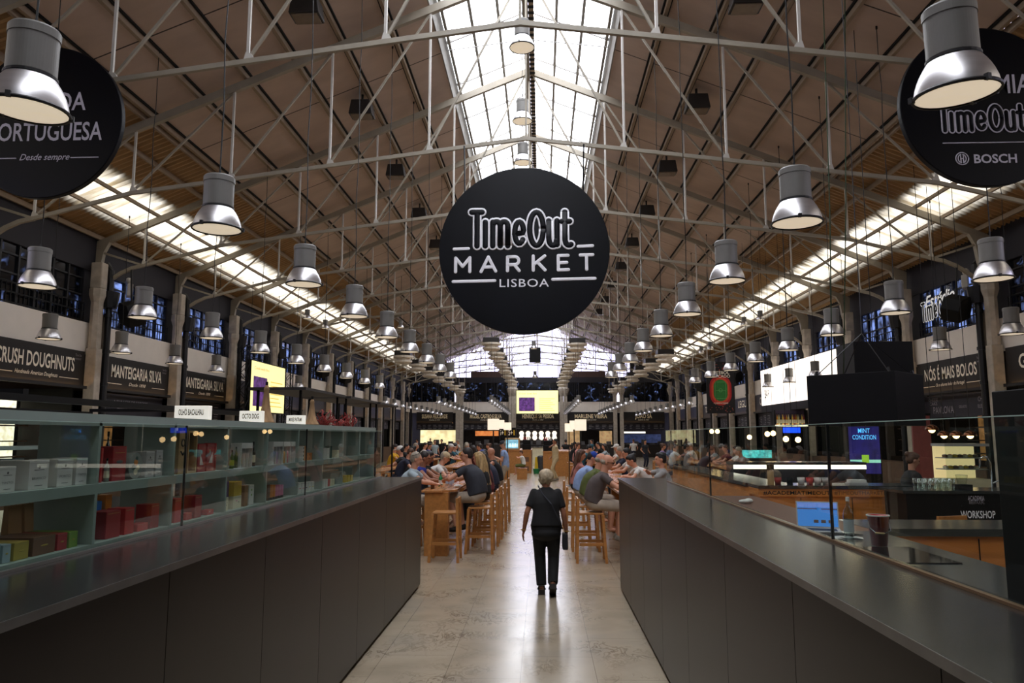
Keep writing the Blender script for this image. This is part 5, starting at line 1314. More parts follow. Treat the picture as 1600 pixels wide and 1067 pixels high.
# warm globes and small lit cases among the right stalls
for i, (px, py, Y) in enumerate([(1199, 678, 26), (1208, 677, 26), (1171, 683, 28), (1112, 674, 30), (1121, 674, 30), (1228, 686, 24), (1247, 687, 24)]):
    q = at(px, py, Y)
    t = thing('globe_lamp', 'small white globe lamp among the right stalls, %s counting from the far end' % ORD[[3, 4, 2, 0, 1, 5, 6][i]], 'pendant lamp', q, group='small globe lamps of the right stalls')
    MB().ell((0, 0, 0), (.09, .09, .09)).build('globe', M_GLOBE, t, smooth=True); MB().tube((0, 0, .08), (0, 0, roofz(q.x - XC) + .2 - q.z), .006, n=5).build('cord', M_CABLE, t)
q = at(1186, 706, 24)
t = thing('ice_display', 'teal lit ice display in the right stalls', 'display case', (q.x, 24, 0)); MB().box(-.5, .5, 0, .6, 0, 1.25).build('base', M_DKW, t); MB().box(-.5, .5, 0, .6, 1.25, 1.65).build('glass_case', M_GLASS, t); MB().box(-.48, .48, .3, .55, 1.26, 1.5).build('ice', emis('teal ice', (96, 214, 220), .9, var=.5, scale=9), t)
q = at(1237, 672, 26)
t = thing('neon_sign', 'small blue neon sign among the right stalls', 'sign', (q.x, 26, q.z)); MB().box(-.28, .28, -.03, .03, -.09, .09).build('panel', emis('blue neon', (20, 70, 255), 2.2), t); MB().tube((0, 0, .08), (0, 0, roofz(q.x - XC) + .2 - q.z), .01, n=5).build('hanger', M_PIPE, t)
# ---------------------------------------------------------------- tables, stools, kiosks, lanterns
M_OAK = mat('honey oak', (172, 116, 60), rough=.4, var=.18, scale=3.5, stretch=(5, .6, 5), bump=.02)
M_OAKT = mat('pale table oak', (186, 128, 78), rough=.25, var=.12, scale=3, stretch=(6, .5, 1))
def high_table(lab, x0, x1, y0, y1, ch=.22, z=1.06):
    xc, yc = (x0 + x1) / 2, (y0 + y1) / 2; w_, d = (x1 - x0) / 2, (y1 - y0) / 2
    t = thing('high_table', lab, 'table', (xc, yc, 0), group='long high tables')
    p = [(-w_, -d + .02), (w_ - ch, -d + .02), (w_, -d + ch * 1.6), (w_, d), (-w_, d)] if ch > 0 else [(-w_, -d + -ch * 1.6), (-w_ - ch, -d), (w_, -d), (w_, d), (-w_, d)]
    MB().prism(p, 'z', z - .035, z).build('tabletop', M_OAKT, t, bevel=.004)
    n = max(2, int((y1 - y0) / 2.6))
    for i in range(n):
        yy = -d + .06 + (2 * d - .5) * i / (n - 1); xw = (-w_ + .05, w_ - .12) if i == 0 and ch else (-.08, .08)
        MB().box(xw[0], xw[1], yy, yy + .2, 0, z - .035).build('pedestal', M_OAK, t, bevel=.004)
    MB().box(-.03, .03, -d + .3, d - .3, .28, .34).build('foot_rail', M_OAK, t)
    return t
high_table('long honey oak high table just beyond the left counter end', -1.98, -1.42, 12.45, 20.2)
high_table('long honey oak high table just beyond the right counter end', 1.22, 1.80, 11.6, 20.2, ch=-.2)
SEAT = .76
def make_stool(lab):
    t = thing('bar_stool', lab, 'stool', group='honey oak bar stools')
    w_, d = .2, .19
    MB().box(-w_, w_, -d, d, SEAT - .03, SEAT).build('seat', M_OAK, t, bevel=.006)
    for sx in (-1, 1):
        for sy in (-1, 1):
            top = .98 if sy < 0 else SEAT - .03
            b = MB(); b.bar((sx * (w_ + .025), sy * (d + .035), 0), (sx * (w_ - .012), sy * (d - .01) if sy > 0 else -d - .012, top), .042, .042, up=(0, 1, 0)); b.build('leg', M_OAK, t, bevel=.003)
    MB().box(-w_ + .01, w_ - .01, -d - .03, -d - .005, .90, .98).build('back_rail', M_OAK, t, bevel=.004)
    for sy, z in ((-1, .30), (1, .36)): MB().box(-w_ - .005, w_ + .005, sy * (d + .012) - .014, sy * (d + .012) + .014, z, z + .05).build('stretcher', M_OAK, t)
    for sx in (-1, 1): MB().box(sx * (w_ + .006) - .013, sx * (w_ + .006) + .013, -d, d, .26, .305).build('stretcher', M_OAK, t)
    for sy in (-1, 1): MB().box(-w_ + .01, w_ - .01, sy * d - .012, sy * d + .012, SEAT - .095, SEAT - .03).build('apron', M_OAK, t)
    return t
STOOL = make_stool('empty oak bar stool at the near end of the left high table')
STOOL.location = (-1.53, 12.12, 0); STOOL.rotation_euler = (0, 0, PI / 2)
def stool(x, y, rz, lab, grp=None): return dup(STOOL, (x, y, 0), rz, lab, grp)
# kiosks on the axis
def kiosk(lab, x0, x1, y0, y1, z, doors):
    t = thing('pine_kiosk', lab, 'kiosk', ((x0 + x1) / 2, (y0 + y1) / 2, 0), group='pine kiosks on the hall axis'); w_, d = (x1 - x0) / 2, (y1 - y0) / 2
    MB().box(-w_, w_, -d, d, 0, z - .05).build('carcass', M_OAK, t); MB().box(-w_ - .03, w_ + .03, -d - .03, d + .03, z - .05, z).build('worktop', M_OAKT, t)
    for zz in doors: MB().box(w_ - .55, w_ - .12, -d - .008, -d, zz, zz + .24).build('niche_panel', M_BROWN, t)
    return t
a = at(796, 738, 40); c = at(830, 738, 40)
kiosk('pine kiosk with a drinks cooler, left of the axis', a.x - .5, c.x, 40, 45, 1.22, (.12, .6))
a = at(849, 745, 36); kiosk('pine kiosk with coffee machines, right of the axis', a.x, a.x + 2.4, 37, 42, 1.2, (.3,))
t = thing('drinks_cooler', 'tan framed drinks cooler full of bottles on the left kiosk', 'cooler', (at(801, 700, 40.6).x, 40.8, 1.2202))
MB().box(-.42, .38, -.3, .3, 0, .62).build('case', M_WOODL, t, bevel=.04); MB().box(-.36, .30, -.31, -.3, .07, .53).build('lit_front', emis('cool blue cooler', (110, 160, 180), .9, var=.3, scale=8), t)
for i in range(7): MB().lathe([(.025, 0), (.025, .14), (.01, .18), (.01, .22)], c=(-.27 + .085 * i, -.335, .13), n=8).build('bottle_print', emis('lit bottles', (220, 240, 240), 1.0), t)
for i, (px, Y, lab) in enumerate([(823, 40.6, 'black coffee machine on the left kiosk beside the cooler'), (856, 38, 'black coffee machine on the right kiosk behind the standing person')]):
    q = at(px, 700, Y); t = thing('coffee_machine', lab, 'coffee machine', (q.x, Y, (1.2202, 1.2002)[i]), group='coffee machines')
    MB().box(-.24, .24, -.2, .2, 0, .3).build('body', M_BLACK, t, bevel=.02); MB().box(-.22, .22, -.2, .2, .32, .52).build('head', M_BLACK, t, bevel=.02); MB().box(-.2, .2, -.05, .2, .28, .34).build('back', M_PIPE, t)
    for x in (-.15, -.05, .05, .15): MB().tube((x, 0, .52), (x, 0, .68), .03, n=8).build('stacked_cups', M_CARD if x > 0 else M_RED, t)
t = thing('end_counter', 'pale counter at the end of the aisle between the kiosks', 'counter', (at(841, 720, 52).x, 52, 0)); MB().box(-.45, .45, -.3, .3, 0, 1.15).build('cabinet', M_CREAM, t); MB().box(-.5, .5, -.35, .35, 1.15, 1.2).build('top', M_WTOP, t)
q = at(838, 732, 41.5)
t = thing('mop_bucket', 'green mop bucket with a yellow upright sign in the gap between kiosks', 'bucket', (at(838, 732, 39.6).x, 39.6, 0)); MB().lathe([(.14, 0), (.18, .24), (.19, .26)], n=16).build('pail', mat('green plastic', (20, 120, 70), rough=.4), t); MB().prism([(-.1, .2), (.1, .2), (.05, .85), (-.05, .85)], 'y', -.03, .03).build('sign_board', M_YELLOW, t)
t = thing('waste_bin', 'grey waste bin behind the green bucket', 'bin', (at(845, 720, 42).x, 42.5, 0)); MB().lathe([(.17, 0), (.2, .75), (.19, .8)], n=16).build('body', mat('grey plastic', (70, 74, 78), rough=.5), t); MB().lathe([(.2, .8), (.1, .86)], n=16).build('lid', M_BLACK, t)
# low table and box seats
def boxseat(name, cat, lab, px, Y, w_, h):
    q = at(px, 745, Y); t = thing(name, lab, cat, (q.x, Y, 0)); MB().box(-w_ / 2, w_ / 2, -w_ / 2, w_ / 2, 0, h - .03).build('box', M_OAK, t, bevel=.004); MB().box(-w_ / 2 - .01, w_ / 2 + .01, -w_ / 2 - .01, w_ / 2 + .01, h - .03, h).build('top', M_OAKT, t); return t
boxseat('box_seat', 'stool', 'low oak box seat under the child', 816, 34.5, .45, .5)
boxseat('box_table', 'table', 'low oak box table in front of the child', 789, 34.3, .42, .78)
# lanterns on poles
E_LAN = emis('white lantern', (250, 236, 212), .78, var=.03)
for i, (px, py, sz, Y, lab) in enumerate([(771, 663, 17, 22, 'left lit lantern box on a black pole, nearest of the left three'), (781, 663, 13.5, 26, 'left lit lantern box on a black pole, middle of the left three'), (793, 666, 11.5, 30, 'left lit lantern box on a black pole, farthest of the left three'),
        (907, 664, 17, 22, 'right lit lantern box on a black pole, nearest of the right three'), (897, 664, 13.5, 26, 'right lit lantern box on a black pole, middle of the right three'), (889, 668, 12.5, 30, 'right lit lantern box on a black pole, farthest of the right three')]):
    q = at(px, py, Y); s_ = sz * Y / F
    t = thing('pole_lantern', lab, 'lantern', (q.x, Y, 0), group='lanterns on poles'); MB().box(-s_ / 2, s_ / 2, -s_ / 2, s_ / 2, q.z - s_ / 2, q.z + s_ / 2).build('lamp_shade', E_LAN, t); MB().tube((0, 0, .02), (0, 0, q.z - s_ / 2), .02, n=8).build('pole', M_PIPE, t); MB().lathe([(.16, 0), (.16, .02)], n=14).build('base', M_PIPE, t)
# price flags over the left kitchen
for i, (px, py, tx) in enumerate([(785.5, 676, '5'), (799.5, 676, '5')]):
    q = at(px, py, 44.8); t = thing('price_sign', 'black price sign with a white five, %s of two over the cooler' % ('left', 'right')[i], 'sign', (q.x, 44.8, q.z), group='price signs')
    MB().box(-.25, .25, -.02, .02, -.3, .3).build('board', M_BLACK, t); text('5+', (-.07, -.025, -.15), '-y', M_LET, t, h=.32, width=.24, off=.01); text('1', (.14, -.025, -.15), '-y', M_YELLOW, t, h=.32, width=.07, off=.01)
    MB().tube((0, 0, .3), (0, 0, ceil_at(q.x) + .01 - q.z), .008, n=5).build('hanger', M_PIPE, t)
# things on the near tables
def tb(name, lab, cat, x, y, z=1.0602): return thing(name, lab, cat, (x, y, z))
M_GREENG = mat('green bottle', (30, 120, 70), rough=.15); M_PET = glass('clear plastic bottle', (226, 226, 232), .8)
bottle((-1.80, 13.5, 1.0602), .036, .24, M_GREENG, 'green bottle on the left high table', None, M_CARD)
for i, (x, y) in enumerate([(-1.70, 13.62), (-1.62, 13.5), (-1.62, 13.74)]): bottle((x, y, 1.0602), .034, .25, M_PET, 'clear plastic water bottle, %s beside the green bottle on the left table' % ORD[i], 'clear bottles on the left table', P('pale blue label', (170, 180, 200)), cap=M_CARD)
cup((-1.85, 12.85, 1.0602), .04, .11, M_BROWN, 'brown coffee cup by the hand of the grey haired man', None)
t = tb('napkin', 'crumpled white napkin on the left high table', 'napkin', -1.47, 13.25); MB().ell((0, 0, .025), (.07, .05, .025), n=7, m=5).build('paper', M_CARD, t)
t = tb('food_tray', 'white food tray with a black bowl on the right high table', 'tray', 1.5, 12.9); MB().box(-.2, .2, -.14, .14, 0, .02).build('tray', M_CARD, t, bevel=.006); MB().lathe([(.05, .02), (.1, .07), (.095, .07), (.05, .03)], n=16).build('bowl', M_BLACK, t)
cup((1.72, 12.75, 1.0602), .045, .13, mat('orange juice', (220, 140, 20), rough=.2), 'glass of orange juice on the right high table', None, name='juice_glass', cat='glass')
t = tb('napkin', 'crumpled white napkin on the right high table', 'napkin', 1.78, 12.2); MB().ell((0, 0, .03), (.08, .06, .03), n=7, m=5).build('paper', M_CARD, t)
# ---------------------------------------------------------------- people
def V(*a): return Vector(a)
def remesh(mb, vox, sm=4):
    me = mb.mesh('r'); o = bpy.data.objects.new('r', me)
    m = o.modifiers.new('r', 'REMESH'); m.mode = 'VOXEL'; m.voxel_size = vox
    s = o.modifiers.new('s', 'SMOOTH'); s.factor = .5; s.iterations = sm
    me = bake(o); me.polygons.foreach_set('use_smooth', [True] * len(me.polygons)); me.materials.clear(); return me
def cap(mb, p, q, r0, r1, n=12, ends=True):
    mb.tube(p, q, r0, r1, n=n)
    if ends: mb.ell(p, (r0,) * 3, n=n, m=8); mb.ell(q, (r1,) * 3, n=n, m=8)
def frame(zdir, fwd=(0, 1, 0)):
    z = Vector(zdir).normalized(); x = Vector(fwd).cross(z).normalized(); y = z.cross(x)
    return Matrix((x, y, z)).transposed()
def ik(a, b, l1, l2, hint):
    d = b - a; L_ = min(d.length, (l1 + l2) * .999); u = d.normalized(); b = a + u * L_
    x = (l1 * l1 - l2 * l2 + L_ * L_) / (2 * L_); h = math.sqrt(max(l1 * l1 - x * x, 0))
    n = (hint - u * hint.dot(u)).normalized(); return a + u * x + n * h, b
def hand(mb, w_, d, palm, side, k=1.0, curl=.5):
    """palm, four unequal fingers and a thumb; d along the forearm, palm = palm normal"""
    d = d.normalized(); lat = d.cross(palm).normalized() * side; nrm = lat.cross(d).normalized() * side
    if nrm.dot(palm) < 0: nrm = -nrm
    mb.ell(w_ + d * .045 * k, (.038 * k, .018 * k, .05 * k), frame(d, nrm), n=10, m=8)
    for i, (o, L_) in enumerate(((-.028, .062), (-.01, .074), (.010, .070), (.028, .055))):
        b = w_ + d * .085 * k + lat * o * k; c = b + (d * math.cos(curl) + nrm * math.sin(curl)).normalized() * L_ * .55 * k
        e = c + (d * math.cos(curl * 2.2) + nrm * math.sin(curl * 2.2)).normalized() * L_ * .5 * k
        cap(mb, b - d * .02 * k, c, .0095 * k, .0088 * k, 8); cap(mb, c, e, .0088 * k, .0075 * k, 8)
    b = w_ + d * .03 * k - lat * .032 * k; c = b + (d * .6 - lat * .7 + nrm * .3).normalized() * .038 * k; e = c + (d * .9 - lat * .2 + nrm * .4).normalized() * .03 * k
    cap(mb, b, c, .012 * k, .010 * k, 8); cap(mb, c, e, .010 * k, .008 * k, 8)
SKIN = mat('skin', (196, 140, 112), rough=.55, var=.08, scale=12)
SKIN2 = mat('tanned skin', (150, 98, 72), rough=.55, var=.08, scale=12)
def cloth(name, rgb, var=.10): return mat(name, rgb, rough=.85, var=var, scale=14)
def hairm(name, rgb): return mat(name, rgb, rough=.6, var=.35, scale=30, stretch=(1, 1, .25), bump=.5)
H_GREY = hairm('grey hair', (150, 138, 122)); H_DARK = hairm('dark brown hair', (36, 26, 22)); H_BLACK = hairm('black hair', (18, 15, 15)); H_BLOND = hairm('blond hair', (168, 138, 92))
H_BROWN = hairm('brown hair', (82, 54, 38)); H_LGREY = hairm('ash blond hair', (172, 154, 126))
M_EYE = mat('dark eye', (20, 16, 14), rough=.2); M_LIP = mat('lip', (150, 84, 76), rough=.5)
def person(label, loc, rz, sit=True, lean=.25, yaw=0.0, pitch=.2, hands=None, skin=None, hair='short', hcol=None, top=None, sleeve=.55, bottom=None, leg=1.0,
           shoe=None, fem=False, fat=1.0, vox=.013, scale=1.0, group=None, feet=None, curl=.5, extra=None, palms=None, hipz=None, thick=0.0, headup=.145, shw=None, hem=None):
    hem = hem if hem is not None else (-.07 if sit else -.1)
    t = thing('person', label, 'person', loc, rz, group)
    skin = skin or SKIN; sw = shw or (.165 if fem else .19); hz = hipz or (SEAT + .14 if sit else .93)
    if hands is None: hands = [V(-.16, .46, 1.145), V(.13, .48, 1.145)]
    hip = V(0, 0, hz); up = V(0, math.sin(lean), math.cos(lean)); fw = V(0, math.cos(lean), -math.sin(lean))
    neck = hip + up * (.50 if fem else .53)
    R = frame(up, (0, 1, 0)); F_ = fat
    B, S, P_, HR = MB(), MB(), MB(), MB()
    SEC = [(-.12, .10, .08), (-.09, .15, .108), (0, .165, .118), (.10, .142, .108), (.18, .132, .103), (.28, .142, .110), (.36, .150, .103), (.41, .142, .084), (.45, .10, .066), (.48, .06, .055), (.495, .03, .03)] if fem else \
        [(-.12, .10, .08), (-.09, .145, .105), (0, .162, .116), (.10, .156, .114), (.20, .156, .114), (.30, .170, .118), (.38, .178, .110), (.43, .165, .09), (.47, .115, .07), (.50, .07, .06), (.515, .03, .03)]
    def torso(mb, g):
        vs = []; n = 22
        SC = [x_ for x_ in SEC if x_[0] >= (hem if g > 0 else (-.085 if sit else -.095))]
        for tt, rx, ry in SC:
            ff = 1 + (F_ - 1) * max(.25, min(1, (.50 - tt) / .28)); k = 1 + (sw - (.165 if fem else .19)) * 4
            rx = rx * ff * (k if tt > .3 else 1) + g + (thick * 1.5 if -.1 < tt < .3 else 0); ry = ry * ff + g + (thick * .6 if -.1 < tt < .3 else 0)
            yo = -.045 * math.sin(PI * max(0, min(1, (tt + .05) / .52))) * lean / .3 + .02 * (F_ - 1) * (tt < .3)
            for q in range(n):
                u = 2 * PI * q / n; c_, s_ = math.cos(u), math.sin(u); e = 2 / 2.5
                vs.append(hip + R @ V(rx * abs(c_) ** e * (1 if c_ > 0 else -1), yo + ry * abs(s_) ** e * (1 if s_ > 0 else -1), tt))
        m = len(SC)
        fs = [(i * n + q, i * n + (q + 1) % n, (i + 1) * n + (q + 1) % n, (i + 1) * n + q) for i in range(m - 1) for q in range(n)]
        fs += [tuple(range(n - 1, -1, -1)), tuple(range((m - 1) * n, m * n))]
        mb.add(vs, fs)
        if fem:
            for s in (-1, 1): mb.ell(hip + up * .32 + fw * .075 + V(s * .068, 0, 0), (.058 + g, .05 + g, .06 + g), R, n=12, m=8)
    torso(B, -.006 if sit else -.018)
    torso(S, .012 + thick)
    # head
    hd = V(math.sin(yaw) * -1 * 0, 0, 0)
    nd = (up * .75 + V(0, math.sin(lean * .5 + pitch * .35), 1) * .6).normalized()
    hc = neck + nd * headup
    HRt = Matrix.Rotation(yaw, 3, 'Z') @ Matrix.Rotation(-pitch, 3, 'X')
    def hp(x, y, z): return hc + HRt @ V(x, y, z)
    B.tube(neck - up * .08, hc + HRt @ V(0, -.02, -.05), .062 if not fem else .052, .056 if not fem else .046, n=14)
    B.ell(hp(0, -.012, .025), (.076, .094, .092), HRt, n=18, m=14); B.ell(hp(0, .018, -.04), (.058, .066, .072), HRt, n=16, m=12)
    B.ell(hp(0, .052, -.088), (.026, .022, .02), HRt); B.ell(hp(0, .094, -.018), (.013, .02, .024), HRt); B.ell(hp(0, .085, .006), (.009, .014, .022), HRt); B.ell(hp(0, .078, .026), (.052, .018, .012), HRt)
    for s in (-1, 1): B.ell(hp(s * .076, -.008, -.008), (.011, .018, .03), HRt)
    # arms
    for i, s in enumerate((-1, 1)):
        sh = hip + up * (.44 if not fem else .42) + V(s * sw, 0, 0)
        el, wr = ik(sh, Vector(hands[i]), .285 * (1 if not fem else .95), .255 * (1 if not fem else .95), V(s * 1.0, -.2, -.25) if sit else V(s * .4, -1.0, -.1))
        k = 1.0 if not fem else .86
        cap(B, sh, el, .050 * k, .040 * k); cap(B, el, el + (wr - el) * .35, .041 * k, .040 * k); cap(B, el + (wr - el) * .35, wr, .040 * k, .026 * k)
        pn = (palms[i] if palms else (V(0, 0, -1) if sit else V(-s, 0, 0)))
        hand(B, wr, (wr - el), pn, s, .95 if not fem else .85, curl)
        if sleeve > 0:
            q = sh + (el - sh) * min(sleeve, 1)
            S.ell(sh, (.062 * k + thick,) * 3, n=12, m=8); S.tube(sh, q, .062 * k + thick, .060 * k + thick, n=14)
            if sleeve > 1: cap(S, el, el + (wr - el) * (sleeve - 1), .05 * k, .04 * k)
    # legs
    shoes = []
    for i, s in enumerate((-1, 1)):
        h0 = hip + V(s * .09, 0, -.02)
        if sit:
            kn = hip + V(s * .13, .43, -.05); an = V(s * .11, .38 if not feet else feet[i][1], .40 if not feet else feet[i][2]); toe = V(.0, 1, -.12)
        else:
            an = Vector(feet[i]) if feet else V(s * .09, -.02, .085); lg = max(.34, (hz - .085) / 1.95); kn, an = ik(h0, an, lg, lg, V(s * .05, 1, 0)); toe = V(s * .08, 1, -.05)
        f = F_ ** .25
        cap(B, h0, kn, .082 * f, .056 * f, 14); cap(B, kn, kn + (an - kn) * .3, .055 * f, .055 * f, 12); cap(B, kn + (an - kn) * .3, an, .054 * f, .036, 12)
        B.ell(an + V(0, .05, -.045), (.04, .10, .035), n=12, m=8)
        if leg > 0:
            P_.ell(h0, (.098 * f,) * 3, n=14, m=10); P_.tube(h0, h0 + (kn - h0) * min(1, leg * 2), .095 * f, (.070 if leg >= 1 else .078) * f, n=16)
            if leg > .5:
                P_.ell(kn, (.073 * f,) * 3, n=12, m=8); q = kn + (an - kn) * (leg - .5) * 2 * .97; P_.tube(kn, q, .072 * f, .062 * f if leg >= 1 else .07, n=16)
        shoes.append((an, toe))
    P_.ell(hip + up * -.01, ((.166 if fem else .160) * F_ + (.004 if sit else .014), .114 * F_ + (.004 if sit else .014), .116 if sit else .125), R, n=18, m=12)
    if not sit: P_.ell(hip - up * .085, (.155 * F_ + .018, .118 * F_ + .022, .09), R, n=18, m=12)
    put(remesh(B, vox), 'body', skin, t)
    if top: put(remesh(S, vox * 1.1, 9), 'shirt', top, t)
    if bottom: put(remesh(P_, vox * 1.1, 6), 'trousers', bottom, t)
    if shoe:
        for an, toe in shoes:
            b = MB(); rr = frame(V(0, toe.z * -1, 1), (0, 1, 0)); u = toe.normalized()
            b.ell(an + u * .055 + V(0, 0, -.045), (.048, .135, .042), rr, n=14, m=10); b.ell(an + V(0, -.01, -.02), (.045, .055, .05), n=12, m=8)
            put(remesh(b, .012), 'shoe', shoe, t)
    # hair
    hcol = hcol or H_DARK
    if hair in ('short', 'long', 'bun', 'pony', 'curly'):
        HR.ell(hp(0, -.024, .038), (.083, .096, .093), HRt, n=18, m=14); HR.ell(hp(0, -.05, -.0), (.078, .065, .075), HRt, n=16, m=12)
        if fem: HR.ell(hp(0, .01, .085), (.066, .07, .04), HRt)
    if hair == 'curly':
        rn = random.Random(4)
        for _ in range(150):
            v = V(rn.gauss(0, 1), rn.gauss(-.55, .8), rn.gauss(.35, .8)).normalized(); HR.ell(hp(v.x * .090, -.03 + v.y * .098, .02 + v.z * .10), (.017, .017, .017), n=7, m=5)
    if hair == 'long':
        for dx in (-.055, -.02, .02, .055):
            p0 = hp(dx * 1.2, -.07, .03); p1 = hp(dx * 1.5, -.095, -.12); p2 = neck + V(dx * 1.9, -.10 - .04 * lean, -.12); p3 = neck - up * .33 + V(dx * 1.7, -.135, 0)
            for a_, b_, r0, r1 in ((p0, p1, .045, .042), (p1, p2, .042, .036), (p2, p3, .036, .014)): cap(HR, a_, b_, r0, r1, 10)
        for s in (-1, 1): cap(HR, hp(s * .075, -.02, .03), hp(s * .085, -.015, -.14), .03, .022, 10)
    if hair == 'bun': HR.ell(hp(0, -.11, .07), (.045, .045, .045))
    if hair == 'fringe':
        HR.ell(hp(0, -.036, -.004), (.0795, .084, .058), HRt, n=20, m=12)
    if HR.v: put(remesh(HR, .011 if vox < .016 else .018, 2 if hair == 'curly' else 3), 'hair', hcol, t)
    if vox < .016:
        b = MB()
        for s in (-1, 1): b.ell(hp(s * .03, .079, .008), (.012, .008, .007), HRt, n=8, m=6)
        b.build('eyes', M_EYE, t, smooth=True)
        MB().ell(hp(0, .082, -.058), (.022, .008, .007), HRt, n=10, m=6).build('mouth', M_LIP, t, smooth=True)
    if extra: extra(t, hp, HRt, hip, up, fw, neck)
    if scale != 1.0: t.scale = (scale,) * 3
    return t
def add_cap(m, back=False):
    def f(t, hp, HRt, *a):
        b = MB(); b.ell(hp(0, -.012, .05), (.086, .104, .082), HRt, n=18, m=12); c = MB(); c.ell(hp(0, .11 if not back else -.13, .045), (.07, .075, .012), HRt, n=14, m=6)
        put(remesh(b, .012), 'cap', m, t); put(remesh(c, .008, 2), 'cap_peak', m, t)
    return f
def add_glasses(top=False):
    def f(t, hp, HRt, *a):
        z = .105 if top else .008; y = .03 if top else .095; b = MB()
        for s in (-1, 1):
            b.path([hp(s * .033 + .024 * math.cos(u), y + .004, z + .018 * math.sin(u)) for u in [i * PI / 5 for i in range(11)]], .0035, n=5)
            b.path([hp(s * .058, y, z), hp(s * .082, y - .05, z - (.03 if top else 0)), hp(s * .08, y - .11, z - (.05 if top else .004))], .0035, n=5)
        b.tube(hp(-.01, y + .004, z), hp(.01, y + .004, z), .003); b.build('glasses', M_BLACK, t)
    return f
def both(*fs):
    def f(*a):
        for g in fs: g(*a)
    return f
C_BLACK = cloth('black cloth', (16, 15, 17)); C_WHITE = cloth('white cloth', (206, 202, 196)); C_NAVY = cloth('navy cloth', (28, 32, 52)); C_CHAR = cloth('charcoal cloth', (44, 46, 54))
C_GREYB = cloth('grey brown cloth', (82, 72, 70)); C_GREEN = cloth('olive green cloth', (84, 92, 44)); C_LBLUE = cloth('light blue cloth', (140, 162, 204)); C_PALE = cloth('pale grey blue cloth', (158, 172, 178)); C_ROYAL = cloth('royal blue cloth', (30, 42, 128))
C_GREY = cloth('heather grey cloth', (140, 140, 138)); C_BEIGE = cloth('beige cloth', (186, 166, 130)); C_STONE = cloth('stone shorts cloth', (168, 154, 138)); C_PINK = cloth('pink check cloth', (176, 116, 108), .3); C_TEAL = cloth('teal cloth', (34, 84, 100)); C_MUST = cloth('mustard cloth', (186, 132, 24)); C_YEL = cloth('yellow cloth', (206, 156, 30)); C_DRED = cloth('dark red cloth', (90, 30, 34)); C_PURP = cloth('mauve cloth', (110, 90, 130)); C_CAPB = cloth('blue cap cloth', (26, 60, 150)); C_SAND = cloth('sandal leather', (40, 34, 30)); C_SHOE = cloth('worn trainer', (120, 112, 100))
FX_, FXN = -PI / 2, PI / 2          # facing +X, facing -X
def seat_at(x, y, rz, lab, grp='stools along the high tables'):
    return stool(x, y, rz, lab, grp)

# the woman walking away up the aisle
def woman_extra(t, hp, HRt, hip, up, fw, neck):
    MB().path([neck + V(-.10, -.04, .012), neck + V(-.05, -.125, -.08), hip + V(.06, -.175, .30), hip + V(.16, -.15, .10), hip + V(.20, -.04, -.02)], .009, n=6).build('bag_strap', C_CHAR, t)
    b = MB(); b.prism([(-.13, -.19), (.12, -.19), (.09, .0), (-.09, .0)], 'x', -.035, .035); o = b.build('shoulder_bag', C_BLACK, t, bevel=.015); o.location = hip + V(.235, .03, -.08)
    for s, w_ in ((-1, V(-.245, .0, .775)), (1, V(.235, .03, .755))):
        pass
WX, WY = .055, 9.66
hero = person('woman with short ash hair, black top and trousers, walking away up the aisle', (WX, WY, 0), 0, sit=False, lean=.16, pitch=.42, hands=[V(-.285, .03, .755), V(.255, .05, .735)], hair='curly', hcol=H_LGREY, top=C_BLACK, sleeve=.72, bottom=C_BLACK, leg=1.0,
              fem=True, fat=1.10, vox=.0085, feet=[(-.062, .02, .085), (.075, -.17, .15)], skin=SKIN2, extra=woman_extra, hipz=.815, thick=.004, curl=.35, headup=.085, shw=.15, hem=-.075)
hero.scale = (1.0, 1.0, 1.0)
for i, (an, pit) in enumerate((((-.062, .02, .085), 0), ((.075, -.17, .15), .45))):
    s = MB(); s.prism([(-.10, -.085), (.17, -.085), (.18, -.065), (.05, -.045), (-.10, -.025)], 'x', -.043, .043); s.path([V(-.045, .06, -.05), V(-.03, .06, .0), V(.03, .06, .0), V(.045, .06, -.05)], .012, n=6); s.path([V(-.04, -.06, -.03), V(-.03, -.075, .02), V(.03, -.075, .02), V(.04, -.06, -.03)], .010, n=6)
    o = s.build('sandal', C_SAND, hero); o.location = an; o.rotation_euler = (-pit, 0, 0)
for i, (x, y, z) in enumerate([(-.287, .025, .775), (.257, .047, .757)]):
    MB().lathe([(.030, -.006), (.035, -.004), (.035, .004), (.030, .006)], c=(x, y, z), n=18, cap=False).build('bracelet', M_GOLD, hero)

# left table, right side (facing left)
def seated(lab, x, y, face, st=True, **k):
    turn = k.pop('turn', 0.0); rz = (FX_ if face > 0 else FXN) + turn
    p = person(lab, (x, y, 0), rz, **k)
    if st: seat_at(x - face * .05, y, rz - turn, 'oak bar stool under the ' + lab.split(',')[0])
    return p
seated('man in a charcoal tee and stone shorts, leaning on the left high table', -1.10, 12.98, -1, turn=-.4, scale=1.05, lean=.33, pitch=.10, yaw=.5, hands=[V(-.20, .48, 1.15), V(.16, .50, 1.15)], hcol=H_DARK, top=C_CHAR, bottom=C_STONE, leg=.5, shoe=C_SAND, fat=1.18, vox=.011, feet=[(0, .32, .40), (0, .32, .40)])
seated('woman with long blond hair and black top, at the left high table', -1.06, 13.85, -1, turn=-.45, lean=.18, pitch=.15, hair='long', hcol=H_BLOND, top=C_BLACK, sleeve=.8, bottom=C_BLACK, fem=True, shoe=C_WHITE, vox=.012)
seated('woman with long dark hair in dark red, third along the left high table', -1.04, 14.75, -1, lean=.2, pitch=.2, hair='long', hcol=H_DARK, top=C_DRED, sleeve=.3, bottom=C_BROWN if False else C_DRED, leg=.6, fem=True, skin=SKIN2, vox=.015)
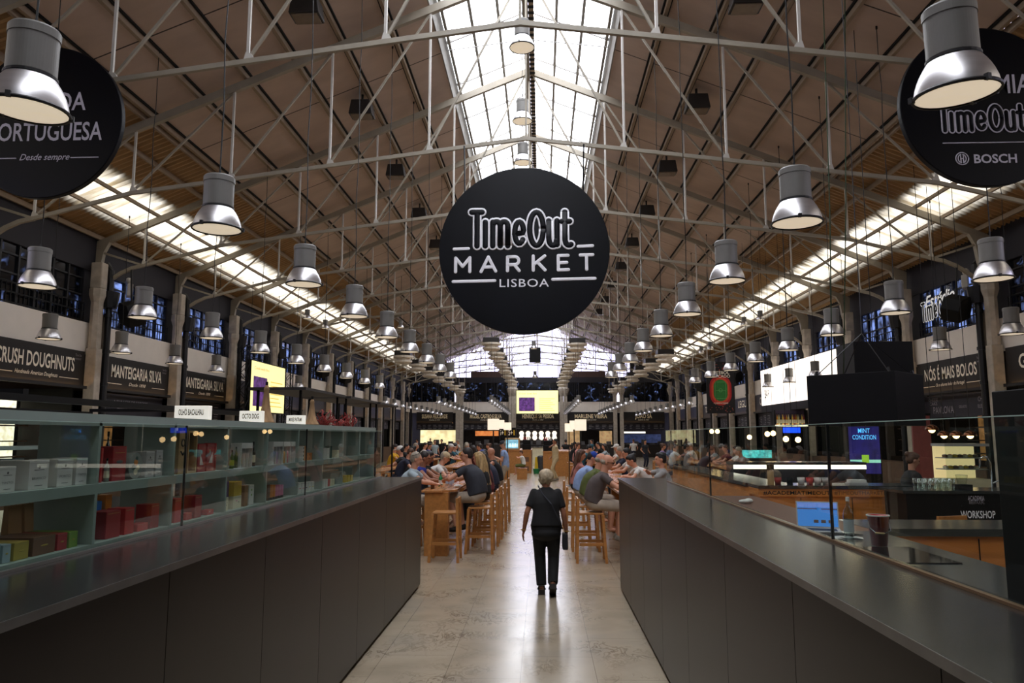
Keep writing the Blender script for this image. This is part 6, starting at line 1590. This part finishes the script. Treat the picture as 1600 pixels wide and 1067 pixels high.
seated('man in a navy tee and blue cap, at the left high table', -1.02, 15.9, -1, turn=-.3, lean=.34, pitch=.35, hair='short', top=C_NAVY, bottom=C_NAVY, vox=.014, extra=add_cap(C_CAPB))
seated('bald man in a black sleeveless top, at the left high table', -1.02, 17.6, -1, lean=.25, pitch=.2, hair='none', top=C_BLACK, sleeve=0, bottom=C_STONE, leg=.5, vox=.014, fat=1.1)
# left table, left side (facing right)
seated('grey haired man in a pale tee with sunglasses, near the left counter', -2.33, 12.98, 1, lean=.28, pitch=.15, hands=[V(-.12, .45, 1.145), V(.17, .54, 1.145)], hcol=H_GREY, top=C_PALE, bottom=C_STONE, leg=.5, fat=1.15, vox=.012, extra=add_glasses(True))
seated('bearded man in a royal blue sleeveless top, at the left high table', -2.33, 13.85, 1, lean=.30, pitch=.25, hcol=H_DARK, top=C_ROYAL, sleeve=.08, bottom=C_NAVY, skin=SKIN2, fat=1.1, vox=.013)
seated('woman with long black hair, beside the man in royal blue', -2.33, 14.75, 1, lean=.2, pitch=.3, hair='long', hcol=H_BLACK, top=C_BLACK, sleeve=.2, bottom=C_BLACK, fem=True, skin=SKIN2, vox=.014)
seated('man in a white tee and white cap, bent over the left high table', -2.33, 15.8, 1, lean=.5, pitch=.4, hcol=H_GREY, top=C_WHITE, bottom=C_STONE, fat=1.12, vox=.014, extra=add_cap(C_BEIGE))
# right table, left side (facing right)
seated('balding man in a grey brown tee and stone shorts, hunched at the right high table', .82, 12.13, 1, lean=.36, pitch=.28, yaw=-.25, hands=[V(-.10, .46, 1.145), V(.13, .52, 1.145)], hair='fringe', hcol=H_GREY, top=C_GREYB, bottom=C_STONE, leg=.55, shoe=C_SHOE, fat=1.16, vox=.010, extra=add_glasses())
seated('man in an olive green tee, second at the right high table', .80, 13.3, 1, lean=.38, pitch=.25, hair='fringe', hcol=H_GREY, top=C_GREEN, bottom=C_STONE, leg=.55, fat=1.2, vox=.012, extra=add_glasses())
seated('man in a light blue tee and blue cap, third at the right high table', .74, 14.7, 1, lean=.38, pitch=.45, top=C_LBLUE, bottom=C_STONE, leg=.55, fat=1.15, vox=.013, extra=add_cap(C_CAPB))
seated('woman with long brown hair in a pink check shirt, fourth at the right high table', .74, 16.6, 1, lean=.2, pitch=.25, hair='long', hcol=H_BROWN, top=C_PINK, sleeve=.9, bottom=C_NAVY, fem=True, vox=.015)
# right table, right side (facing left)
seated('woman in a heather grey tee with glasses on her hair, at the right high table', 2.14, 13.35, -1, lean=.10, pitch=.05, hands=[V(-.05, .44, 1.145), V(.15, .30, 1.35)], hair='bun', hcol=H_BLACK, top=C_GREY, sleeve=.7, bottom=C_NAVY, fem=True, fat=1.25, vox=.012, extra=add_glasses(True))
seated('dark haired person in a white tee, bending low at the right high table', 2.14, 15.4, -1, lean=.55, pitch=.55, hair='bun', hcol=H_BLACK, top=C_WHITE, bottom=C_NAVY, fem=True, vox=.014)
seated('dark haired man in a white tee, farther along the right high table', 2.14, 17.5, -1, lean=.3, pitch=.2, hcol=H_BLACK, top=C_WHITE, bottom=C_NAVY, vox=.015)
seated('grey haired man in a navy tee, last at the right high table', 2.14, 19.2, -1, lean=.25, pitch=.3, hcol=H_GREY, top=C_NAVY, bottom=C_NAVY, vox=.015)
# standing figures
q = at(868, 750, 33.3)
person('person in beige trousers and tee standing in the aisle, hand to the face', (q.x, 33.3, 0), PI / 2 + .3, sit=False, lean=.02, pitch=.0, hands=[V(-.06, .20, 1.42), V(.24, .12, .95)], hcol=H_BLACK, top=C_BEIGE, bottom=C_BEIGE, shoe=C_SHOE, vox=.018, skin=SKIN2, scale=1.06, feet=[(-.08, .10, .085), (.08, -.10, .09)])
q = at(789, 745, 25)
person('man in a grey cap and light blue shirt standing behind the bald man', (q.x, 25.2, 0), PI / 2, sit=False, lean=.12, pitch=.3, hands=[V(-.15, .3, 1.2), V(.15, .32, 1.2)], hcol=H_GREY, top=C_LBLUE, bottom=C_STONE, shoe=C_SHOE, vox=.018, extra=add_cap(C_CHAR), scale=1.04)
q = at(808, 735, 34.5)
person('small child in a white tee on the low box seat', (at(818, 735, 34.5).x, 34.5, .165), PI / 2, sit=True, lean=.2, pitch=.2, hipz=.56, hands=[V(-.1, .35, .98), V(.1, .35, .98)], feet=[(0, .4, .12), (0, .4, .12)], hcol=H_BROWN, top=C_WHITE, bottom=C_GREEN, leg=.5, fem=True, vox=.02, scale=.86)
q = at(1417, 720, 12.2)
person('dark haired woman in black working behind the black counter', (q.x, 12.2, 0), FX_, sit=False, lean=.15, pitch=.3, hands=[V(-.15, .32, 1.22), V(.15, .32, 1.22)], hair='bun', hcol=H_BROWN, top=C_BLACK, sleeve=1.6, bottom=C_BLACK, shoe=C_BLACK, fem=True, vox=.014)
q = at(669, 686, 69.6)
person('cook in black standing in the cream lit kitchen', (q.x, YF + .95, 0), PI, sit=False, lean=.0, pitch=.1, hcol=H_BLACK, top=C_BLACK, bottom=C_BLACK, vox=.024, hands=[V(-.25, .1, .95), V(.25, .1, .95)])

# crowd at the farther tables: prototypes copied with other clothes
high_table('oak high table in the second row on the left', -2.9, -2.4, 21.6, 33, ch=0)
high_table('oak high table in the third row on the left', -4.55, -4.05, 18.5, 31, ch=0)
high_table('oak high table in the second row on the right', 1.75, 2.25, 21.6, 36, ch=0)
high_table('oak high table in the third row on the right, beyond the pine bar', 5.06, 5.54, 19.5, 31, ch=0)
protos = {}
def crowd(lab, px, x, face, top, hcol, kind, skin=None):
    y = x * F / (px - 846)
    rz = FX_ if face > 0 else FXN
    key = kind
    if key not in protos:
        kw = dict(m=dict(hair='short'), w=dict(hair='long', fem=True), b=dict(hair='bun', fem=True), l=dict(hair='short', lean=.45, pitch=.4), c=dict(hair='short', extra=add_cap(C_WHITE)))[kind]
        kw.setdefault('lean', .22); p = person(lab, (x, y, 0), rz, hcol=hcol, top=top, bottom=C_NAVY, vox=.021, group='people at the farther tables', skin=skin, **kw); protos[key] = p
        for c in p.children:
            if c.name.split('.')[0] in ('shirt', 'hair', 'body'):
                for sl in c.material_slots: pass
    else: p = dup(protos[key], (x, y, 0), rz, lab, 'people at the farther tables', swap={'shirt': top, 'hair': hcol, 'body': skin or SKIN})
    seat_at(x - face * .05, y, rz, 'oak bar stool under the ' + lab)
CROWD = [('yellow top person with dark hair', 612, -4.92, 1, C_YEL, H_DARK, 'm'), ('black top person by the yellow one', 630, -4.87, 1, C_BLACK, H_BLACK, 'm'), ('navy tee man holding food, third row left', 626, -3.68, 1, C_NAVY, H_BROWN, 'l'),
         ('black capped person behind the navy tee man', 634, -3.68, -1, C_BLACK, H_BLACK, 'c'), ('grey haired person in white, third row left', 645, -4.92, 1, C_WHITE, H_GREY, 'm'), ('dark haired woman in white, third row left', 652, -3.68, -1, C_WHITE, H_BLACK, 'b'),
         ('white tee man far along the third row left', 660, -4.92, 1, C_WHITE, H_DARK, 'm'), ('blue vest person far along the third row left', 667, -4.92, 1, C_ROYAL, H_DARK, 'b'), ('long haired woman in pale top, third row left', 716, -3.68, -1, C_PALE, H_BLACK, 'w'),
         ('white capped man in black, second row left', 699, -3.27, 1, C_BLACK, H_GREY, 'c'), ('teal top person, second row left', 706, -3.27, 1, C_TEAL, H_DARK, 'm'), ('mustard tee person, second row left', 719, -3.27, 1, C_MUST, H_GREY, 'l'), ('white shirt man, second row left', 725, -3.27, 1, C_WHITE, H_GREY, 'm'),
         ('woman in dark red with bare arms, second row left', 746, -2.03, -1, C_DRED, H_DARK, 'w'), ('white tee man near the lanterns, second row left', 756, -2.03, -1, C_WHITE, H_DARK, 'm'), ('grey top person past the white tee man, second row left', 769, -2.03, -1, C_GREY, H_BROWN, 'b'),
         ('black top person, second row right', 893, 1.38, 1, C_BLACK, H_BLACK, 'm'), ('brown haired man in a check shirt, second row right', 898, 1.38, 1, C_PINK, H_BROWN, 'm'), ('teal top man with dark hair, second row right', 907, 1.38, 1, C_TEAL, H_BLACK, 'l'),
         ('white capped person, second row right', 968, 2.62, -1, C_WHITE, H_GREY, 'c'), ('pale top woman, second row right', 948, 2.62, -1, C_PALE, H_DARK, 'w'), ('black top man, far in the second row right', 938, 2.62, -1, C_BLACK, H_BLACK, 'm'),
         ('mauve top woman, third row right', 1028, 4.69, 1, C_PURP, H_BROWN, 'b'), ('white tee person, third row right', 1046, 4.69, 1, C_WHITE, H_DARK, 'm'), ('black top person, third row right', 1062, 4.69, 1, C_BLACK, H_BLACK, 'm'), ('charcoal tee man, third row right', 1090, 4.69, 1, C_CHAR, H_DARK, 'l'),
         ('white capped person, third row right', 1080, 5.91, -1, C_WHITE, H_GREY, 'c'), ('brown haired woman in grey, third row right', 1116, 5.91, -1, C_GREY, H_BROWN, 'w'), ('dark red top person, third row right', 1134, 5.91, -1, C_DRED, H_DARK, 'm'), ('grey haired person in grey, third row right', 1162, 5.91, -1, C_GREY, H_GREY, 'l'), ('white top woman, third row right', 1150, 5.91, -1, C_WHITE, H_DARK, 'b')]
for lab, px, x, face, top, hc_, kind in CROWD: crowd(lab, px, x, face, top, hc_, kind)
q = at(1415, 720, 12)

# people standing about the far kitchens
sp_ = None
for i, (px, Y, top, hcx, lab) in enumerate([(690, 52, C_BLACK, H_BLACK, 'standing person in black before the Miguel Castro e Silva kitchen'), (716, 46, C_WHITE, H_GREY, 'standing person in white between the two left kitchens'), (679, 44, C_PALE, H_BROWN, 'standing person in pale grey before the Susana Felicidade kitchen'),
        (884, 48, C_BLACK, H_DARK, 'standing person in black at the pillar right of the axis'), (925, 50, C_TEAL, H_DARK, 'standing person in teal before the Marlene Vieira kitchen'), (1008, 46, C_CHAR, H_BLACK, 'standing person in charcoal before the João Sá kitchen'), (990, 54, C_WHITE, H_BROWN, 'standing person in white before the João Sá kitchen'), (652, 56, C_NAVY, H_DARK, 'standing person in navy at the far left pillar')]):
    q = at(px, 700, Y)
    if sp_ is None: sp_ = person(lab, (q.x, Y, 0), PI - .4, sit=False, lean=.03, pitch=.1, hands=[V(-.24, .12, .95), V(.24, .12, .95)], hcol=hcx, top=top, bottom=C_NAVY, shoe=C_SHOE, vox=.026, group='people by the far kitchens')
    else: dup(sp_, (q.x, Y, 0), PI * (i % 3) / 1.7, lab, 'people by the far kitchens', swap={'shirt': top, 'hair': hcx})
stool(4.95, 9.75, .3, 'oak bar stool standing before the black Academia counter')
bpy.data.scenes.remove(SCR)
